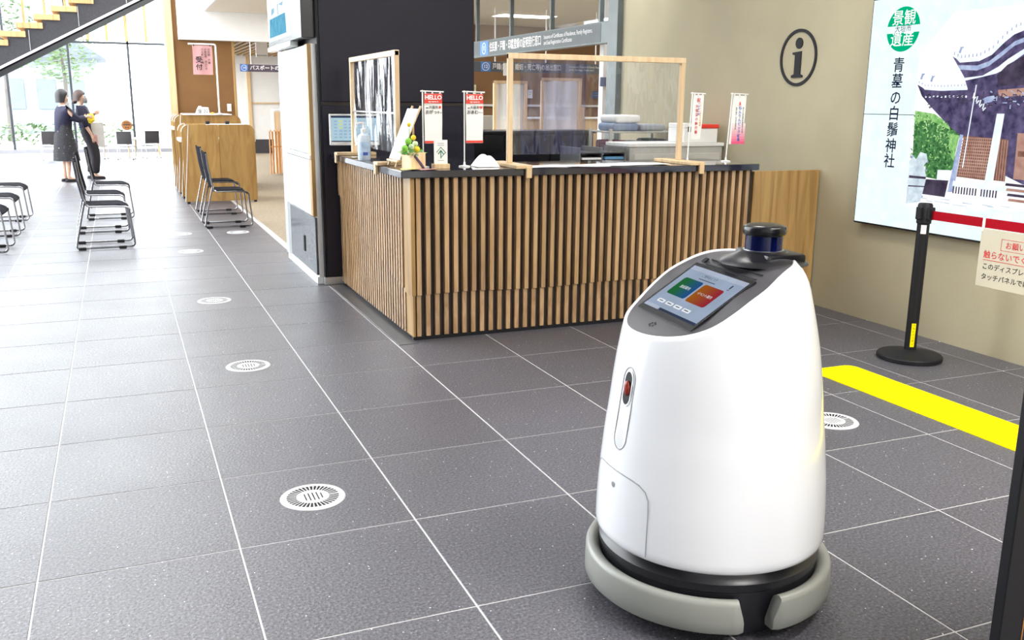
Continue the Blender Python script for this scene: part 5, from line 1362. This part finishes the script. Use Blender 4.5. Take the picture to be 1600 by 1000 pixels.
for i, (x, y, a, lb) in enumerate(((2.50, 5.47, 3, 'white paper sheet on the counter beside the screen foot'), (2.78, 5.46, -4, 'white paper sheet near the middle of the counter edge'), (3.02, 5.50, 2, 'white paper sheet overlapping on the counter right of the middle'), (3.26, 5.52, -6, 'white paper sheet on the counter near the right screen foot'), (1.70, 5.40, 8, 'pink leaflet lying at the counter corner below the flower box'), (1.60, 5.42, -12, 'yellow green leaflet lying at the very corner of the counter'), (1.60, 6.72, 5, 'white leaflet on the left counter wing before the monitor'))):
    s = root('paper_sheet', lb, 'paper', (x, y, CT), radians(a), group='papers lying on the counter')
    w, d = (.148, .105) if i < 4 else (.06, .04)
    mt = PAPER if i not in (4, 5) else (PINKP if i == 4 else M('lime_paper', (.62, .70, .22), .6))
    MB().grid(lambda u, v: (-w+2*w*u, -d+2*d*v, .0008+.0015*i*.3+.0015*sin(u*5+v*3+i)+.0016), 8, 6).build('sheet', mt, s)

# ================================================================== BEHIND THE COUNTER AND IN THE OFFICE
bc = root('low_cabinet', 'long low black cabinet behind the reception counter', 'cabinet', (3.45, 8.1, 0))
MB().bbox(2.74, 4.12, 7.92, 8.25, .0, 1.165, .004).build('body', BLACKM, bc)
MB().bbox(2.73, 4.14, 7.90, 8.27, 1.165, 1.19, .003).build('top', BLACKG, bc)
for x in (2.76, 3.215, 3.67): MB().bbox(x, x+.44, 7.905, 7.92, .06, 1.15, .003).build('door', BLACKG, bc)
oc = root('office_chair', 'dark office chair back in front of the low black cabinet', 'chair', (3.15, 7.45, 0))
MB().grid(lambda u, v: (2.92+.46*u, 7.45+.05*(2*u-1)**2+.03*v, .62+.42*v-.05*(2*u-1)**2*v), 14, 12).grid(lambda u, v: (2.92+.46*u, 7.50+.05*(2*u-1)**2+.03*v, .62+.42*v-.05*(2*u-1)**2*v), 14, 12).build('backrest', MESHK, oc)
MB().bbox(2.91, 3.39, 7.12, 7.55, .45, .52, .02).build('seat', MESHK, oc)
MB().tube([(3.15, 7.36, .06), (3.15, 7.36, .46)], .03, 10).build('column', BLACKG, oc)
for k in range(5):
    a = 2*pi*k/5; MB().tube([(3.15, 7.36, .09), (3.15+.28*cos(a), 7.36+.28*sin(a), .05)], .018, 6).sphere((3.15+.28*cos(a), 7.36+.28*sin(a), .028), .028, 8, 6).build('leg', BLACKG, oc)
gc = root('steel_cabinet', 'light grey steel cabinet behind the right end of the counter', 'cabinet', (4.2, 6.75, 0))
GREYC = M('grey_steel', (.47, .46, .43), .5, var=.03)
MB().bbox(3.76, 4.64, 6.60, 6.98, .0, 1.10, .004).build('body', GREYC, gc)
MB().bbox(3.75, 4.65, 6.59, 6.99, 1.10, 1.128, .003).build('top', WHITEP, gc)
for x in (3.80, 4.22): MB().bbox(x, x+.39, 6.585, 6.60, .60, 1.045, .003).build('drawer_front', M('grey_front', (.56, .55, .52), .5), gc)
tr = root('document_tray', 'black document tray rack beside the grey steel cabinet', 'tray', (3.52, 6.75, 0))
for k in range(5): MB().bbox(3.32, 3.72, 6.6, 6.95, .83+k*.055, .84+k*.055, .002).build('shelf', BLACKM, tr)
for x in (3.32, 3.515, 3.72): MB().bbox(x-.006, x+.006, 6.6, 6.95, .72, 1.10, .002).build('side', M('tray_grey', (.13, .13, .14), .5), tr)
random.seed(21)
for k in range(4):
    for q in range(2): MB().bbox(3.335+q*.2, 3.50+q*.2, 6.585, 6.9, .842+k*.055, .856+k*.055+.006*q, .001).build('paper_stack', PAPER if (k+q) % 2 else M('blue_file', (.12, .32, .55), .5), tr)
dk_ = root('back_desk', 'low work desk carrying the document trays', 'desk', (3.5, 6.8, 0))
MB().bbox(2.95, 3.745, 6.45, 7.0, .69, .72, .003).build('worktop', WHITEP, dk_)
for x in (2.98, 3.70): MB().bbox(x-.02, x+.02, 6.5, 6.95, 0, .69, .003).build('leg', GREYC, dk_)
sh_ = root('open_shelf', 'open shelf unit with folded things against the beige wall', 'shelf', (4.25, 7.5, 0))
for z in (.30, .70, 1.02, 1.20): MB().bbox(3.98, 4.62, 7.32, 7.72, z-.015, z, .003).build('shelf_board', GREYC, sh_)
for x in (3.98, 4.62):
    for y in (7.33, 7.71): MB().box(x-.012, x+.012, y-.012, y+.012, 0, 1.22).build('upright', GREYC, sh_)
for i, (x0, x1, z, h, mt, lb) in enumerate(((4.00, 4.18, 1.02, .10, M('maroon_cloth', (.14, .02, .05), .8), 'folded maroon cloth on the shelf unit'), (4.19, 4.40, 1.02, .09, M('grey_blue_cloth', (.20, .24, .34), .8), 'folded grey blue cloth on the shelf unit'), (4.42, 4.58, 1.02, .11, M('dark_folder', (.05, .05, .06), .6), 'dark folders standing on the shelf unit'),
                                              (4.02, 4.28, 1.20, .07, M('blue_cloth', (.22, .28, .42), .8), 'blue cloth bundle on top of the shelf unit'), (4.30, 4.56, 1.20, .06, M('grey_cloth', (.34, .36, .40), .8), 'grey cloth bundle on top of the shelf unit'), (4.04, 4.30, 1.27, .07, PAPER, 'white cloth bundle topmost on the shelf unit'))):
    b = root('folded_cloth', lb, 'cloth', ((x0+x1)/2, 7.5, z), group='bundles on the shelf unit')
    MB().bbox(x0, x1, 7.36, 7.66, z+.0005, z+h, .025, seg=3).build('bundle', mt, b, ang=70)
bx = root('storage_box', 'white box with red lid on the grey steel cabinet', 'box', (4.44, 6.75, 1.13))
MB().bbox(4.27, 4.60, 6.62, 6.86, 1.1285, 1.245, .006).build('box', PAPER, bx)
MB().bbox(4.40, 4.61, 6.61, 6.87, 1.245, 1.275, .006).build('red_lid', HDR, bx)
MB().bbox(4.27, 4.40, 6.62, 6.86, 1.245, 1.285, .006).build('white_lid', PAPER, bx)
text('lettering', 'ER', .055, TXTK, bx, (4.335, 6.62, 1.235), XP, ZP, bold=.03)

s12 = root('hanging_sign', 'dark hanging sign with number 12 seen through the office opening', 'sign', (6.5, 14, 1.98))
MB().bbox(5.0, 7.75, 14.0, 14.03, 1.90, 2.055, .003).build('board', M('sign_grey_blue', (.085, .10, .125), .5), s12)
MB().box(5.285, 5.45, 13.998, 14.0, 1.905, 2.05).build('number_square', SIGNB, s12)
ring_text('12', (5.367, 13.998, 1.978), XP, ZP, .062, s12)
text('lettering', '戸籍(出生・婚姻・死亡等)の届出窓口', .102, TXTW, s12, (5.48, 14.0, 1.978), XP, ZP, bold=.010, align='LEFT', sx=.70)
text('lettering', 'Documents Related to Family Register\n(Birth, Marriage, Death, etc.)', .046, TXTW, s12, (6.80, 14.0, 1.98), XP, ZP, align='LEFT', sx=.85)
for x in (5.53, 6.40, 7.29): MB().tube([(x, 14.015, 2.05), (x, 14.015, 2.86)], .011, 6).build('rod', WHITEP, s12)
cs = root('card_sign', 'small white card on a pole before the hanging sign with number 12', 'sign', (5.58, 12.4, 0))
MB().bbox(5.02, 5.12, 12.4, 12.41, 1.80, 1.97, .002).build('card', PAPER, cs)
MB().tube([(5.09, 12.42, .73), (5.09, 12.42, 1.82)], .014, 8).build('pole', PAPER, cs)
MB().lathe([(0, .721), (.06, .721), (.06, .730), (0, .738)], 16, cx=5.09, cy=12.42).build('base', PAPER, cs)
od = root('service_desk', 'long pale oak service desk in the office with clear screens', 'desk', (6.2, 12.7, 0))
MB().bbox(4.75, 7.4, 12.35, 13.1, .69, .72, .004).build('worktop', WHITEP, od)
MB().bbox(4.78, 7.37, 12.45, 12.48, 0, .69, .003).build('front_board', WOODL, od)
for x, lb in ((5.53, 'pale oak divider board between the two office screens'), (6.50, 'pale oak divider board right of the office screens'), (7.25, 'pale oak divider board at the far right end of the office desk')):
    dv = root('desk_divider', lb, 'divider', (x, 12.9, .72))
    MB().bbox(x-.05, x+.05, 12.9, 12.93, .721, 1.38, .003).build('board', WOODL, dv)
    MB().bbox(x-.07, x+.07, 12.86, 12.97, .7205, .735, .002).build('foot', WOODL, dv)
for i, (x0, x1, zt, lb) in enumerate(((4.93, 5.40, 1.735, 'wood framed clear screen on the office desk, left one'), (5.66, 6.26, 1.785, 'wood framed clear screen on the office desk, right one'))):
    t = root('desk_screen', lb, 'screen', ((x0+x1)/2, 12.5, .72), group='clear screens in the office')
    for x in (x0, x1): MB().bbox(x-.022, x+.022, 12.48, 12.52, .72, zt, .003).build('post', WOODL, t)
    MB().bbox(x0-.022, x1+.022, 12.478, 12.522, zt-.04, zt, .003).build('top_rail', WOODL, t)
    MB().grid(lambda u, v: (x0+.02+(x1-x0-.04)*u, 12.5+.02*sin(u*14)+.01*sin(v*9+u*4), .80+(zt-.84)*v), 26, 18).build('film', glass('office_film%d' % i, (.9, .95, .97), .2, .08, .65, (.95, .98, 1), .6), t)
cu_ = root('office_cupboard', 'pale oak cupboard in the office beyond the desk screens', 'cupboard', (6.6, 15.5, 0))
for k in range(5):
    x = 5.2+k*.62; MB().bbox(x, x+.60, 15.2, 15.6, 0, 1.16, .004).build('door', WOODL if k != 1 else PINE, cu_)
MB().bbox(5.18, 8.32, 15.18, 15.62, 1.16, 1.19, .003).build('top', WHITEP, cu_)
dr2 = root('filing_drawers', 'grey filing drawers near the black wall edge in the office', 'cabinet', (5.1, 14.2, 0))
for k in range(4): MB().bbox(4.86, 5.62, 14.1, 14.5, .28+k*.24, .51+k*.24, .004).build('drawer', GREYC, dr2)
MB().bbox(4.86, 5.62, 14.1, 14.5, 0, .27, .004).build('plinth', GREYC, dr2)
for i, (x, z, w, h, mt, lb) in enumerate(((6.31, 1.66, .13, .20, M('lemon_paper', (.75, .72, .45), .7), 'pale yellow poster on the brown office wall'), (6.44, 1.56, .12, .14, M('dark_notice', (.03, .04, .05), .5), 'small dark notice next to the pale yellow poster'), (7.50, 1.60, .10, .16, PAPER, 'white intercom bracket on the brown office wall'), (9.0, 1.60, .30, .14, M('navy_notice', (.05, .08, .20), .5), 'navy blue notice near the grey post'))):
    p = root('wall_poster', lb, 'poster', (x, 17.12, z))
    MB().bbox(x-w/2, x+w/2, 17.13, 17.14, z-h/2, z+h/2, .002).build('sheet', mt, p)
    MB().box(x-w*.3, x+w*.3, 17.127, 17.13, z+h*.2, z+h*.26).box(x-w*.3, x+w*.1, 17.127, 17.13, z-h*.1, z-h*.04).build('print', M('grey_lettering', (.3, .3, .35), .6), p, smooth=False)
wp = root('white_pillar', 'slim white pillar inside the office by the grey post', 'pillar', (5.10, 9.5, 0))
MB().bbox(5.04, 5.15, 9.5, 9.6, 0, 2.86, .004).build('shaft', WHITEP, wp)
MB().bbox(5.00, 5.155, 9.47, 9.5, 1.62, 1.72, .003).build('blue_notice', M('navy_notice', (.05, .08, .20), .5), wp)
